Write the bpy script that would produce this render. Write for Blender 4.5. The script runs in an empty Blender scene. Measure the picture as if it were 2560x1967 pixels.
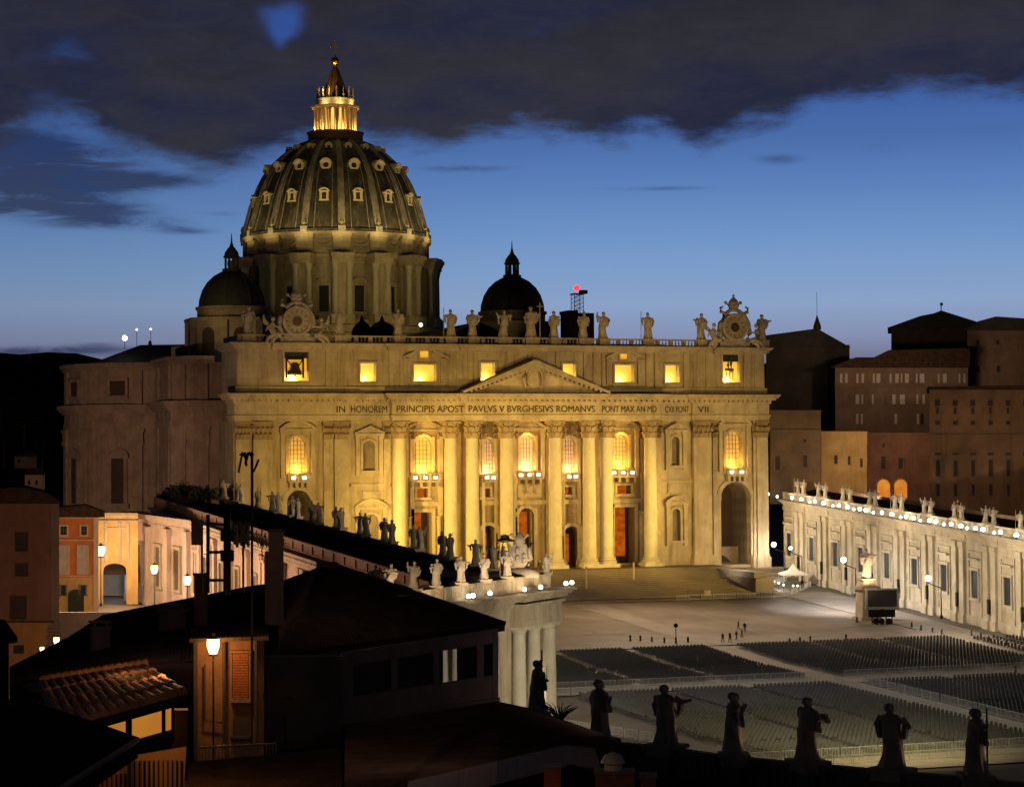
import bpy, math, random
from mathutils import Vector, Matrix
from math import sin, cos, pi, radians, sqrt, atan2

# ---------------------------------------------------------------- camera, sky, exposure
S = bpy.context.scene
CAM = Vector((-147.6, -422.0, 25.0)); YAW, PITCH, ROLL, FPX = radians(19.3), radians(1.62), radians(-0.4), 5500.0
FW = Vector((sin(YAW)*cos(PITCH), cos(YAW)*cos(PITCH), sin(PITCH)))
_rt = Vector((cos(YAW), -sin(YAW), 0)); _up = _rt.cross(FW)
RT = _rt*cos(ROLL) + _up*sin(ROLL); UP = _up*cos(ROLL) - _rt*sin(ROLL)
cd = bpy.data.cameras.new('camera'); cam = bpy.data.objects.new('camera', cd); S.collection.objects.link(cam)
cd.sensor_width = 36; cd.lens = 36*FPX/2560; cd.clip_start = 1; cd.clip_end = 9000
m = Matrix((RT, UP, -FW)).transposed().to_4x4(); m.translation = CAM; cam.matrix_world = m
S.camera = cam
S.view_settings.view_transform = 'Standard'; S.view_settings.look = 'None'
S.view_settings.exposure = 0; S.view_settings.gamma = 1
S.cycles.use_denoising = True; S.cycles.max_bounces = 5; S.cycles.sample_clamp_indirect = 4
S.cycles.caustics_reflective = False; S.cycles.caustics_refractive = False

def ray(px, py): return FW + RT*((px-1280)/FPX) - UP*((py-983.5)/FPX)
def at(px, py, dep): return CAM + ray(px, py)*dep                 # a point at a chosen real distance
def onY(px, py, Y):
    d = ray(px, py); return CAM + d*((Y-CAM.y)/d.y)
def onL(px, py, A, B):                                           # on the vertical plane of a wall through A and B
    n = Vector((-(B[1]-A[1]), B[0]-A[0], 0)); d = ray(px, py)
    return CAM + d*(n.dot(Vector((A[0], A[1], 0))-Vector((CAM.x, CAM.y, 0)))/n.dot(d))
def gz(Y):
    F = max(-Y, 0)
    if F < 115: return -0.9-.055*F
    return -7.225-.02*(min(F, 205)-115)
def onG(px, py):
    d = ray(px, py); k = 40.
    while k < 900:
        p = CAM+d*k
        if p.z <= gz(p.y): break
        k += .25
    return p

def lin(c): return tuple((x/12.92 if x <= .04045 else ((x+.055)/1.055)**2.4) for x in c)

class NT:
    """small helper around a node tree"""
    def __init__(s, nt): s.nt = nt; nt.nodes.clear()
    def n(s, t, **k):
        x = s.nt.nodes.new(t)
        for a, b in k.items(): setattr(x, a, b)
        return x
    def put(s, sock, v):
        if hasattr(v, 'is_output'): s.nt.links.new(v, sock)
        elif v is not None: sock.default_value = v
    def m(s, op, a, b=0., c=None, clamp=False):
        x = s.n('ShaderNodeMath', operation=op); x.use_clamp = clamp
        s.put(x.inputs[0], a); s.put(x.inputs[1], b)
        if c is not None: s.put(x.inputs[2], c)
        return x.outputs[0]
    def mix(s, f, a, b, bt='MIX'):
        x = s.n('ShaderNodeMixRGB', blend_type=bt)
        s.put(x.inputs[0], f)
        for i, v in ((1, a), (2, b)):
            if hasattr(v, 'is_output'): s.nt.links.new(v, x.inputs[i])
            else: x.inputs[i].default_value = (*v, 1)
        return x.outputs[0]
    def ss(s, lo, hi, v):
        x = s.n('ShaderNodeMapRange', interpolation_type='SMOOTHSTEP'); s.put(x.inputs[0], v)
        x.inputs[1].default_value = lo; x.inputs[2].default_value = hi
        return x.outputs[0]
    def noise(s, vec, scale, det=4, rough=.55, dist=0.):
        x = s.n('ShaderNodeTexNoise'); s.put(x.inputs['Vector'], vec); x.inputs['Scale'].default_value = scale
        x.inputs['Detail'].default_value = det; x.inputs['Roughness'].default_value = rough; x.inputs['Distortion'].default_value = dist
        return x.outputs[0]
    def ramp(s, f, keys, interp='LINEAR'):
        x = s.n('ShaderNodeValToRGB'); s.put(x.inputs[0], f); cr = x.color_ramp; cr.interpolation = interp
        while len(cr.elements) < len(keys): cr.elements.new(.5)
        for e, (p, c) in zip(cr.elements, keys): e.position = p; e.color = (*c, 1)
        return x.outputs[0]
    def xyz(s, a, b, c=0.):
        x = s.n('ShaderNodeCombineXYZ'); s.put(x.inputs[0], a); s.put(x.inputs[1], b); s.put(x.inputs[2], c); return x.outputs[0]

# dusk sky: colour by elevation, cloud deck and streaks fixed to compass directions
W = bpy.data.worlds.new('World'); S.world = W; W.use_nodes = True
t = NT(W.node_tree)
tc = t.n('ShaderNodeTexCoord'); sp = t.n('ShaderNodeSeparateXYZ'); W.node_tree.links.new(tc.outputs['Generated'], sp.inputs[0])
x, y, z = sp.outputs
hx = t.m('SUBTRACT', t.m('MULTIPLY', x, cos(YAW)), t.m('MULTIPLY', y, sin(YAW)))
hy = t.m('ADD', t.m('MULTIPLY', x, sin(YAW)), t.m('MULTIPLY', y, cos(YAW)))
u = t.m('ARCTAN2', hx, hy)
v = t.m('DIVIDE', z, t.m('MAXIMUM', t.m('SQRT', t.m('SUBTRACT', 1., t.m('MULTIPLY', z, z))), .02))
def U(p): return (p*1.1706-1280)/5500
def V(p): return .0283+(983.5-p*1.1706)/5500
vec = t.xyz(t.m('MULTIPLY', u, 1.), t.m('MULTIPLY', v, 2.2), 3.7)
n1 = t.noise(vec, 14, 6, .6, .3); n2 = t.noise(vec, 50, 5, .6); n3 = t.noise(t.xyz(t.m('MULTIPLY', u, .9), t.m('MULTIPLY', v, 5.), 1.2), 30, 7, .66, .5)
vr = t.m('DIVIDE', v, .25, clamp=True)
keys = [(770, (.44, .45, .55)), (725, (.51, .55, .68)), (655, (.53, .62, .76)), (570, (.47, .60, .77)), (480, (.405, .55, .755)), (390, (.345, .485, .71)), (300, (.285, .42, .655)), (200, (.24, .365, .62)), (50, (.21, .33, .62))]
sky = t.ramp(vr, [(V(p)/.25, lin(c)) for p, c in keys])
below = t.ss(-.01, .04, v)
sky = t.mix(below, lin((.10, .10, .15)), sky)
# the left side is a little darker than the glow over the roofs
side = t.m('ADD', .80, t.m('MULTIPLY', t.ss(-.25, .05, u), .25))
dk = t.n('ShaderNodeVectorMath', operation='SCALE'); t.put(dk.inputs[0], sky); t.put(dk.inputs['Scale'], side); sky = dk.outputs[0]
glow = t.m('ADD', .16, t.m('MULTIPLY', t.ss(-.3, .93, t.m('COSINE', u)), .84))   # afterglow ahead, night behind
fc = t.n('ShaderNodeFloatCurve'); cv = fc.mapping.curves[0]
bnd = [(0, 320), (50, 290), (100, 255), (150, 242), (200, 255), (250, 292), (330, 330), (440, 372), (560, 345), (640, 300), (760, 300), (850, 312), (930, 320), (1050, 285), (1130, 280), (1200, 292), (1330, 310), (1400, 283), (1500, 308), (1600, 275), (1680, 255), (1760, 222), (1850, 212), (1950, 205), (2060, 222), (2187, 225)]
pts = [((U(a)+.25)/.5, V(b)/.25) for a, b in bnd]
cv.points[0].location = (0, pts[0][1]); cv.points[1].location = (1, pts[-1][1])
for p in pts: cv.points.new(*p)
fc.mapping.update()
t.put(fc.inputs['Value'], t.m('DIVIDE', t.m('ADD', u, .25), .5, clamp=True))
vb = t.m('MULTIPLY', fc.outputs[0], .25)
e = t.m('SUBTRACT', v, vb)
e = t.m('ADD', e, t.m('MULTIPLY', t.m('SUBTRACT', n1, .5), .030))
e = t.m('ADD', e, t.m('ADD', t.m('MULTIPLY', t.m('SUBTRACT', n2, .5), .016), t.m('MULTIPLY', t.m('SUBTRACT', n3, .5), .012)))
deck = t.ss(-.006, .010, e)
def blob(px, py, rx, ry, amp=1.):
    a = t.m('DIVIDE', t.m('SUBTRACT', u, U(px)), rx*1.1706/5500); b = t.m('DIVIDE', t.m('SUBTRACT', v, V(py)), ry*1.1706/5500)
    r = t.m('ADD', t.m('MULTIPLY', a, a), t.m('MULTIPLY', b, b))
    return t.m('MULTIPLY', t.m('POWER', 2.718, t.m('MULTIPLY', r, -1.)), amp)
def total(L):
    o = L[0]
    for q in L[1:]: o = t.m('ADD', o, q)
    return o
holes = total([blob(612, 48, 38, 36, 1.15), blob(600, 84, 20, 28, .5), blob(566, 22, 26, 20, .4), blob(640, 14, 40, 22, .5), blob(150, 105, 42, 26, .42), blob(190, 125, 40, 16, .30), blob(70, 165, 70, 50, .22), blob(110, 225, 60, 30, .30), blob(1180, 80, 60, 40, .12)])
holes = t.m('ADD', holes, t.m('ADD', t.m('MULTIPLY', t.m('SUBTRACT', n2, .5), .7), t.m('MULTIPLY', t.m('SUBTRACT', n1, .5), .8)))
deck = t.m('MULTIPLY', deck, t.m('SUBTRACT', 1., t.m('MULTIPLY', t.ss(.12, 1.15, holes), .9)))
streaks = total([blob(110, 372, 230, 60, .75), blob(100, 335, 170, 36, 1.35), blob(20, 310, 100, 40, .8), blob(60, 402, 240, 24, 1.15), blob(330, 385, 120, 15, 1.05), blob(40, 452, 210, 20, 1.1), blob(200, 440, 120, 20, .8), blob(250, 478, 160, 18, 1.0), blob(400, 494, 70, 9, .75),
                 blob(1000, 358, 110, 9, .75), blob(1410, 405, 130, 6, .7), blob(1665, 347, 60, 14, .65), blob(480, 455, 50, 7, .4), blob(180, 745, 160, 10, .9), blob(60, 752, 150, 10, .9), blob(210, 732, 50, 6, .5), blob(1880, 330, 70, 30, .3), blob(2100, 300, 100, 30, .3)])
streaks = t.m('MULTIPLY', streaks, t.m('ADD', -.25, t.m('MULTIPLY', n3, 2.4)))
st = t.m('MULTIPLY', t.ss(.12, 1.25, streaks), .85)
n4 = t.noise(t.xyz(t.m('MULTIPLY', u, .6), t.m('MULTIPLY', v, 1.8), 9.1), 12, 5, .6)
ccol = t.mix(t.ss(.0, .07, e), lin((.20, .20, .235)), lin((.163, .160, .188)))
ccol = t.mix(t.ss(.40, .64, n4), ccol, lin((.14, .155, .245)))
n5 = t.noise(t.xyz(t.m('MULTIPLY', u, 1.), t.m('MULTIPLY', v, 2.6), 4.4), 34, 6, .65, .6)
ccol = t.mix(t.m('MULTIPLY', t.ss(.35, .75, n5), .28), ccol, lin((.235, .235, .28)))
scol = t.mix(t.ss(.4, .6, n1), lin((.17, .19, .29)), lin((.14, .19, .35)))
out = t.mix(st, sky, scol); out = t.mix(deck, out, ccol)
gl = t.n('ShaderNodeVectorMath', operation='SCALE'); t.put(gl.inputs[0], out); t.put(gl.inputs['Scale'], t.m('MULTIPLY', glow, t.m('SUBTRACT', 1., t.m('MULTIPLY', t.ss(.25, .7, z), .75)))); out = gl.outputs[0]
grain = t.n('ShaderNodeTexWhiteNoise') if False else None
bg = t.n('ShaderNodeBackground'); wo = t.n('ShaderNodeOutputWorld')
t.put(bg.inputs[0], out); bg.inputs[1].default_value = 1.0
W.node_tree.links.new(bg.outputs[0], wo.inputs[0])

# ---------------------------------------------------------------- materials
MATS = {}
def mat(name, c1, c2=None, scale=.5, rough=.85, bump=.15, streak=0., metal=0., spec=.3, c3=None, bscale=None, brick=None):
    M = bpy.data.materials.new(name); M.use_nodes = True; t = NT(M.node_tree)
    tc = t.n('ShaderNodeTexCoord'); P = tc.outputs['Object']
    c2 = c2 or tuple(a*.7 for a in c1)
    n = t.noise(P, scale, 6, .62, .4); col = t.mix(t.ss(.32, .68, n), c1, c2)
    if streak:
        mp = t.n('ShaderNodeMapping'); t.put(mp.inputs[0], P); mp.inputs[3].default_value = (.5, .5, .05)
        s = t.noise(mp.outputs[0], 1.3, 6, .68); f = t.m('MULTIPLY', t.ss(.47, .70, s), streak)
        col = t.mix(f, col, c3 or tuple(a*.35 for a in c1))
    fine = t.noise(P, (bscale or scale*9), 4, .6)
    col = t.mix(t.m('MULTIPLY', fine, .35), col, tuple(a*.55 for a in c1))
    h = fine
    if brick:
        br = t.n('ShaderNodeTexBrick'); mp = t.n('ShaderNodeMapping'); t.put(mp.inputs[0], P); mp.inputs[2].default_value = (pi/2, 0, 0)
        t.put(br.inputs[0], mp.outputs[0]); br.inputs['Scale'].default_value = 1; br.inputs['Brick Width'].default_value = brick[0]; br.inputs['Row Height'].default_value = brick[1]
        br.inputs['Mortar Size'].default_value = brick[2]; br.inputs['Mortar Smooth'].default_value = .4
        col = t.mix(t.m('MULTIPLY', br.outputs['Fac'], .45), col, tuple(a*.4 for a in c1))
        h = t.m('SUBTRACT', t.m('MULTIPLY', fine, .5), br.outputs['Fac'])
    b = t.n('ShaderNodeBsdfPrincipled'); o = t.n('ShaderNodeOutputMaterial')
    t.put(b.inputs['Base Color'], col); b.inputs['Roughness'].default_value = rough; b.inputs['Metallic'].default_value = metal
    b.inputs['Specular IOR Level'].default_value = spec
    if bump:
        bp = t.n('ShaderNodeBump'); bp.inputs['Strength'].default_value = bump; bp.inputs['Distance'].default_value = .25; t.put(bp.inputs['Height'], h)
        t.put(b.inputs['Normal'], bp.outputs[0])
    M.node_tree.links.new(b.outputs[0], o.inputs[0]); MATS[name] = M; return M
def emat(name, c, s, var=.0, scale=1., c2=None, wall=None):
    M = bpy.data.materials.new(name); M.use_nodes = True; t = NT(M.node_tree)
    e = t.n('ShaderNodeEmission'); o = t.n('ShaderNodeOutputMaterial'); out_ = e.outputs[0]
    if var:
        tc = t.n('ShaderNodeTexCoord'); n = t.noise(tc.outputs['Object'], scale, 3, .5)
        t.put(e.inputs[0], t.mix(t.m('MULTIPLY', t.ss(.3, .7, n), var), c, c2 or tuple(a*.4 for a in c)))
    else: e.inputs[0].default_value = (*c, 1)
    e.inputs[1].default_value = s
    if wall:                                                     # a plastered room wall seen through the opening, lit by the lamp in front of it
        d = t.n('ShaderNodeBsdfDiffuse'); d.inputs[0].default_value = (*wall, 1); a = t.n('ShaderNodeAddShader'); t.put(a.inputs[0], e.outputs[0]); t.put(a.inputs[1], d.outputs[0]); out_ = a.outputs[0]
    M.node_tree.links.new(out_, o.inputs[0]); MATS[name] = M; return M
stone = mat('travertine', (.46, .39, .27), (.33, .27, .18), .22, streak=.75, c3=(.20, .13, .07), bump=.35, bscale=1.6, brick=(2.6, 1.3, .035))
stone2 = mat('travertine_plain', (.47, .40, .28), (.34, .28, .19), .35, streak=.65, c3=(.20, .14, .08), bump=.3, bscale=2.5)
stonew = mat('brown_shade_travertine', (.34, .26, .16), (.24, .18, .11), .3, streak=.7, bump=.35, bscale=1.6, brick=(2.6, 1.3, .035))  # browner tone puts the portico's shade into the colour; capitals share it
stonec = mat('column_stone', (.50, .46, .36), (.42, .38, .28), .4, streak=.40, bump=.1, bscale=2.)
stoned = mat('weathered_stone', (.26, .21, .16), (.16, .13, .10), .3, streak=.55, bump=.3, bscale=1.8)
statm = mat('statue_marble', (.50, .44, .35), (.30, .25, .19), .9, streak=.3, bump=.2, bscale=5)
pale = mat('lit_dormer_stone', (.74, .64, .44), (.62, .52, .34), .6, streak=.2, bump=.1)  # dormers' floodlit brightness is put into a paler stone colour
lead = mat('lead_roof', (.085, .078, .064), (.04, .037, .031), .45, streak=.9, c3=(.22, .20, .155), rough=.6, bump=.15, bscale=2)
leadd = mat('dark_lead', (.035, .034, .034), (.02, .02, .02), .6, streak=.3, rough=.7)
ribm = mat('rib_lead', (.46, .43, .35), (.22, .20, .16), .5, streak=.5, rough=.6)
brickm = mat('brick_brown', (.20, .115, .075), (.13, .075, .05), .2, streak=.4, bscale=1.6)
ochre = mat('ochre_stucco', (.38, .26, .10), (.30, .20, .08), .3, streak=.4)
redst = mat('red_stucco', (.17, .085, .06), (.12, .06, .045), .4, streak=.4)
orange = mat('orange_stucco', (.50, .17, .05), (.40, .13, .04), .5, streak=.3)
yellowst = mat('yellow_stucco', (.55, .36, .14), (.45, .28, .10), .5, streak=.3)
pinkst = mat('pale_pink_stucco', (.52, .40, .32), (.44, .33, .26), .4, streak=.35)
brownst = mat('brown_stucco', (.17, .115, .08), (.12, .08, .058), .4, streak=.4)
darkst = mat('dark_stucco', (.075, .055, .045), (.05, .036, .030), .6, streak=.3, spec=.05)
tile = mat('clay_tile', (.30, .16, .085), (.17, .085, .05), 1.6, streak=.2, bump=.3, bscale=7)
tiled = mat('dark_roof_tile', (.060, .037, .026), (.030, .020, .014), 1.2, rough=1., spec=0., bump=.3, bscale=8)
iron = mat('black_iron', (.02, .02, .02), (.014, .014, .014), 2, rough=.7, bump=0, spec=.1)
greym = mat('grey_metal', (.16, .16, .16), (.12, .12, .12), 2, rough=.5, bump=0, metal=.3)
palem = mat('pale_metal', (.45, .46, .42), (.38, .38, .34), 1.5, rough=.5, bump=0)
gold = mat('gilded_bronze', (.85, .50, .12), (.7, .38, .08), 1, rough=.32, metal=1, bump=0)
bronze = mat('bronze', (.14, .09, .045), (.08, .055, .03), 1, rough=.45, metal=.6, bump=.1)
glassd = mat('dark_glass', (.03, .03, .035), (.022, .022, .026), 1, rough=.6, bump=0, spec=.15)
voidm = mat('dark_interior', (.05, .033, .026), (.035, .022, .018), .5, bump=0)
shut = mat('pale_shutter', (.42, .40, .37), (.34, .32, .30), 1.2, bump=.1)
cobble = mat('cobblestone', (.11, .098, .085), (.065, .057, .05), .12, rough=.7, bump=.5, bscale=6)
travg = mat('paving_travertine', (.24, .205, .165), (.18, .15, .12), .25, rough=.7, bump=.2, bscale=4)
chairm = mat('chair_plastic', (.12, .118, .122), (.085, .083, .09), 1, rough=.5, bump=0)
canvas = mat('white_canvas', (.70, .68, .62), (.62, .60, .54), .8, bump=.05)
leaf = mat('foliage', (.045, .06, .022), (.025, .035, .014), 1.5, bump=0)
hillm = mat('hill_dark', (.012, .014, .018), (.008, .010, .012), .02, bump=0, rough=1., spec=0.)
cloth = mat('dark_clothes', (.03, .03, .04), (.02, .02, .026), 3, bump=0)
screenm = mat('led_panel', (.075, .072, .070), (.06, .058, .056), 2, rough=.35, bump=0)
doorg = mat('dark_green_door', (.03, .035, .022), (.02, .024, .015), 1, bump=.1)
letm = mat('letter_bronze', (.06, .045, .025), (.05, .038, .02), 1, bump=0)
e_att = emat('attic_window_glow', (1.0, .50, .02), .50, .5, .6, (.95, .34, .01), (.75, .62, .30))
e_win = emat('window_glow', (1.0, .50, .06), .34, .6, .9, (.6, .22, .03), (.5, .4, .25))
e_winp = emat('window_glow_pink', (1.0, .55, .26), .45, .5, .9, (.6, .28, .12), (.5, .4, .3))
e_org = emat('orange_room_glow', (1.0, .20, .010), .50, .65, .9, (.30, .04, .004))
e_wht = emat('floodlight_glow', (1.0, .97, .86), 14)
e_whts = emat('small_lamp_glow', (1.0, .90, .62), 4)
e_warm = emat('warm_lamp_glow', (1.0, .62, .25), 4.5)
e_red = emat('red_beacon_glow', (1.0, .022, .035), 4)
e_room = emat('lit_room', (1.0, .38, .05), .46, .35, 2., (.75, .28, .04))
e_arch = emat('arch_glow', (1.0, .34, .045), .75, .6, .4, (.6, .14, .01))
e_lant = emat('lantern_glow', (1.0, .52, .10), 1.5, .4, 1.2, (.9, .32, .03))

# ---------------------------------------------------------------- mesh helpers
class MB:
    def __init__(s, M=None): s.v = []; s.f = []; s.M = M
    def add(s, vs, fs):
        b = len(s.v)
        for p in vs:
            p = Vector(p); s.v.append(s.M @ p if s.M else p)
        s.f += [tuple(b+i for i in f) for f in fs]
    def box(s, x0, x1, y0, y1, z0, z1, tp=0.):
        if x0 > x1: x0, x1 = x1, x0
        if y0 > y1: y0, y1 = y1, y0
        s.add([(x0, y0, z0), (x1, y0, z0), (x1, y1, z0), (x0, y1, z0), (x0+tp, y0+tp, z1), (x1-tp, y0+tp, z1), (x1-tp, y1-tp, z1), (x0+tp, y1-tp, z1)],
              [(0, 3, 2, 1), (4, 5, 6, 7), (0, 1, 5, 4), (1, 2, 6, 5), (2, 3, 7, 6), (3, 0, 4, 7)])
    def prism(s, poly, z0, z1):
        n = len(poly); a = sum(poly[i][0]*poly[(i+1) % n][1]-poly[(i+1) % n][0]*poly[i][1] for i in range(n))
        if a < 0: poly = poly[::-1]
        s.add([(*p, z0) for p in poly]+[(*p, z1) for p in poly], [tuple(range(n-1, -1, -1)), tuple(range(n, 2*n))]+[(i, (i+1) % n, n+(i+1) % n, n+i) for i in range(n)])
    def slab(s, pts, th):                                        # polygon of 3-D points thickened downwards
        n = len(pts); P = [Vector(p) for p in pts]
        s.add(P+[p-Vector((0, 0, th)) for p in P], [tuple(range(n)), tuple(range(2*n-1, n-1, -1))]+[(i, n+i, n+(i+1) % n, (i+1) % n) for i in range(n)])
    def wallpoly(s, xz, y0, y1):                                 # polygon in xz, extruded along y
        n = len(xz)
        s.add([(a, y0, b) for a, b in xz]+[(a, y1, b) for a, b in xz], [tuple(range(n)), tuple(range(2*n-1, n-1, -1))]+[(i, n+i, n+(i+1) % n, (i+1) % n) for i in range(n)])
    def lathe(s, prof, n=24, cx=0, cy=0, a0=0., a1=2*pi, cap=True, rx=1, ry=1):
        full = abs(a1-a0-2*pi) < 1e-6; k = n if full else n+1; vs = []
        for r, z in prof:
            for i in range(k):
                a = a0+(a1-a0)*i/n; vs.append((cx+r*cos(a)*rx, cy+r*sin(a)*ry, z))
        fs = []
        for j in range(len(prof)-1):
            for i in range(n):
                i2 = (i+1) % k; fs.append((j*k+i, j*k+i2, (j+1)*k+i2, (j+1)*k+i))
        if cap and full:
            fs.append(tuple(range(k-1, -1, -1))); fs.append(tuple(range((len(prof)-1)*k, len(prof)*k)))
        s.add(vs, fs)
    def tube(s, pts, r, n=8, cap=True):
        P = [Vector(p) for p in pts]; rs = r if isinstance(r, (list, tuple)) else [r]*len(P); vs = []
        for i, p in enumerate(P):
            d = (P[min(i+1, len(P)-1)]-P[max(i-1, 0)]).normalized()
            a = d.cross(Vector((0, 0, 1))) if abs(d.z) < .95 else d.cross(Vector((1, 0, 0)))
            a.normalize(); b = d.cross(a)
            for k in range(n): vs.append(p+(a*cos(2*pi*k/n)+b*sin(2*pi*k/n))*rs[i])
        fs = [(i*n+k, (i+1)*n+k, (i+1)*n+(k+1) % n, i*n+(k+1) % n) for i in range(len(P)-1) for k in range(n)]
        if cap: fs += [tuple(range(n)), tuple(range(len(P)*n-1, (len(P)-1)*n-1, -1))]
        s.add(vs, fs)
    def ball(s, c, r, n=12, m=8, sz=1.):
        prof = [(r*sin(pi*j/m)+1e-4, -r*cos(pi*j/m)*sz) for j in range(m+1)]; b = len(s.v)
        s.lathe([(a, c[2]+z) for a, z in prof], n, c[0], c[1])
    def loft(s, rings, cap=True):
        n = len(rings[0]); vs = [p for r in rings for p in r]
        fs = [(j*n+i, j*n+(i+1) % n, (j+1)*n+(i+1) % n, (j+1)*n+i) for j in range(len(rings)-1) for i in range(n)]
        if cap: fs += [tuple(range(n-1, -1, -1)), tuple(range((len(rings)-1)*n, len(rings)*n))]
        s.add(vs, fs)
    def build(s, name, material, parent=None, smooth=0, loc=None):
        me = bpy.data.meshes.new(name); me.from_pydata([tuple(p) for p in s.v], [], s.f); me.update()
        if material: me.materials.append(material)
        if smooth:
            me.polygons.foreach_set('use_smooth', [True]*len(me.polygons))
            try: me.set_sharp_from_angle(angle=radians(smooth))
            except Exception: pass
        o = bpy.data.objects.new(name, me); S.collection.objects.link(o)
        if parent: o.parent = parent
        if loc is not None: o.location = loc
        return o
def tag(o, label=None, cat=None, group=None, kind=None):
    for k, w in (('label', label), ('category', cat), ('group', group), ('kind', kind)):
        if w: o[k] = w
    return o
def thing(name, label, cat, loc=(0, 0, 0), rz=0, group=None):
    o = bpy.data.objects.new(name, None); S.collection.objects.link(o); o.location = loc; o.rotation_euler = (0, 0, rz)
    return tag(o, label, cat, group)
def copy_tree(o, parent=None):
    c = o.copy(); S.collection.objects.link(c); c.parent = parent
    for ch in list(o.children): copy_tree(ch, c)
    return c
def link(o, loc, rz, label, group=None):
    o.location = loc; o.rotation_euler = (0, 0, rz); o['label'] = label
    if group: o['group'] = group
    return o
NL = [0]
def lamp(kind, loc, power, col, target=None, size=None, blend=.6, radius=.3):
    L = bpy.data.lights.new('lamp_light', kind); L.energy = power; L.color = col
    o = bpy.data.objects.new('lamp_light', L); S.collection.objects.link(o); o.location = loc
    if kind == 'SPOT': L.spot_size = radians(size); L.spot_blend = blend
    L.shadow_soft_size = radius
    if target is not None: o.rotation_euler = (Vector(target)-Vector(loc)).to_track_quat('-Z', 'Y').to_euler()
    return o
def arch_pts(x0, x1, z1, n=10):                                  # arc from left spring to right spring
    r = (x1-x0)/2; c = (x0+x1)/2; return [(c-r*cos(pi*i/n), z1-r+r*sin(pi*i/n)) for i in range(n+1)]
def open_wall(mb, u0, u1, v0, v1, ops, depth, F):
    """a wall with real openings; F maps (u, v, inward) to a point; ops = (x0, x1, z0, z1, arched)"""
    us = sorted({u0, u1, *[o[0] for o in ops], *[o[1] for o in ops]}); vs = sorted({v0, v1, *[o[2] for o in ops], *[o[3] for o in ops]})
    for i in range(len(us)-1):
        for j in range(len(vs)-1):
            a, b = (us[i]+us[i+1])/2, (vs[j]+vs[j+1])/2
            if any(o[0] < a < o[1] and o[2] < b < o[3] for o in ops): continue
            mb.add([F(us[i], vs[j], 0), F(us[i+1], vs[j], 0), F(us[i+1], vs[j+1], 0), F(us[i], vs[j+1], 0)], [(0, 1, 2, 3)])
    for x0, x1, z0, z1, ar in ops:
        if ar:
            A = arch_pts(x0, x1, z1); h = len(A)//2
            mb.add([F(x0, z1, 0)]+[F(*p, 0) for p in A[:h+1]], [tuple([0]+list(range(h+1, 0, -1)))])
            mb.add([F(x1, z1, 0)]+[F(*p, 0) for p in A[h:]], [tuple([0]+list(range(len(A)-h, 0, -1)))])
            L = [(x0, z0)]+A+[(x1, z0)]
        else: L = [(x0, z0), (x0, z1), (x1, z1), (x1, z0)]
        n = len(L); mb.add([F(*p, 0) for p in L]+[F(*p, depth) for p in L], [(i, (i+1) % n, n+(i+1) % n, n+i) for i in range(n)])
def pane_poly(x0, x1, z0, z1, ar): return [(x0, z0)]+(arch_pts(x0, x1, z1) if ar else [(x0, z1), (x1, z1)])+[(x1, z0)]

# ================================================================ THE BASILICA
BAS = thing('basilica', 'great floodlit stone basilica with columned facade and tall ribbed dome', 'basilica')
def fx(px, Y=0., py=1200): return onY(px, py, Y).x
def fz(py, Y=0., px=1300): return onY(px, py, Y).z
def c4(x, y): return 500+x/2.585, 800+y/2.585
def c5(x, y): return 1200+x/2.585, 800+y/2.585
XL, XR = -57.3, 57.3
SEC = [(XL, fx(873, -1.2), -1.2), (fx(873, -1.2), fx(982, -2.6), -.6), (fx(982, -2.6), fx(1165, -3.5), -2.6), (fx(1165, -3.5), fx(1497, -3.5), -3.5), (fx(1497, -3.5), fx(1652, -2.6), -2.6), (fx(1652, -2.6), fx(1733, -1.2), -.6), (fx(1733, -1.2), XR, -1.2)]
def outline(d, sec=SEC, back=6.):
    P = [(sec[0][0]-d, back)]
    for i, (a, b, y) in enumerate(sec):
        xa = a-d if i == 0 else (a-d if sec[i-1][2] > y else a+d)
        xb = b+d if i == len(sec)-1 else (b+d if sec[i+1][2] > y else b-d)
        P += [(xa, y-d), (xb, y-d)]
    P.append((sec[-1][1]+d, back)); return P
def mould(mb, levels, sec=SEC, back=6.):
    for z0, z1, d in levels: mb.prism(outline(d, sec, back), z0, z1)

# --- facade wall with all its openings (u = X, v = Z, inward = +Y)
OPS = []; WIN = []
def W4(a, b, top, bot, ar, kind, **k): _w(c4(a, top), c4(b, bot), ar, kind, **k)
def W5(a, b, top, bot, ar, kind, **k): _w(c5(a, top), c5(b, bot), ar, kind, **k)
def _w(p, q, ar, kind, **k):
    x0, x1 = fx(p[0]), fx(q[0]); z1, z0 = fz(p[1], 0, p[0]), fz(q[1], 0, p[0]); WIN.append((x0, x1, z0, z1, ar, kind, k))
W4(572, 686, 752, 985, True, 'loggia', ped='seg', mt='w', lamps=2)
W4(1052, 1130, 780, 972, True, 'niche', ped='tri')
W4(1382, 1496, 752, 985, True, 'loggia', ped='seg', mt='w', lamps=3, wide=1.5)
W4(1815, 1900, 768, 985, True, 'loggia', ped=None, mt='p', lamps=2)
W5(258, 356, 742, 968, True, 'loggia', ped='seg', mt='p', lamps=3, wide=1.5)
W5(540, 625, 755, 980, True, 'loggia', ped=None, mt='p', lamps=2)
W5(862, 966, 738, 955, True, 'loggia', ped='seg', mt='w', lamps=3, wide=1.5)
W5(1238, 1288, 755, 938, True, 'niche', ped='tri')
W5(1588, 1694, 715, 950, True, 'loggia', ped='seg', mt='w', lamps=2)
for a in ((W4, 1395, 1468, 1090, 1148), (W4, 1818, 1872, 1090, 1146), (W5, 545, 600, 1080, 1130), (W5, 888, 978, 1070, 1125)):
    a[0](a[1], a[2], a[3], a[4], False, 'mezz')
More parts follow.
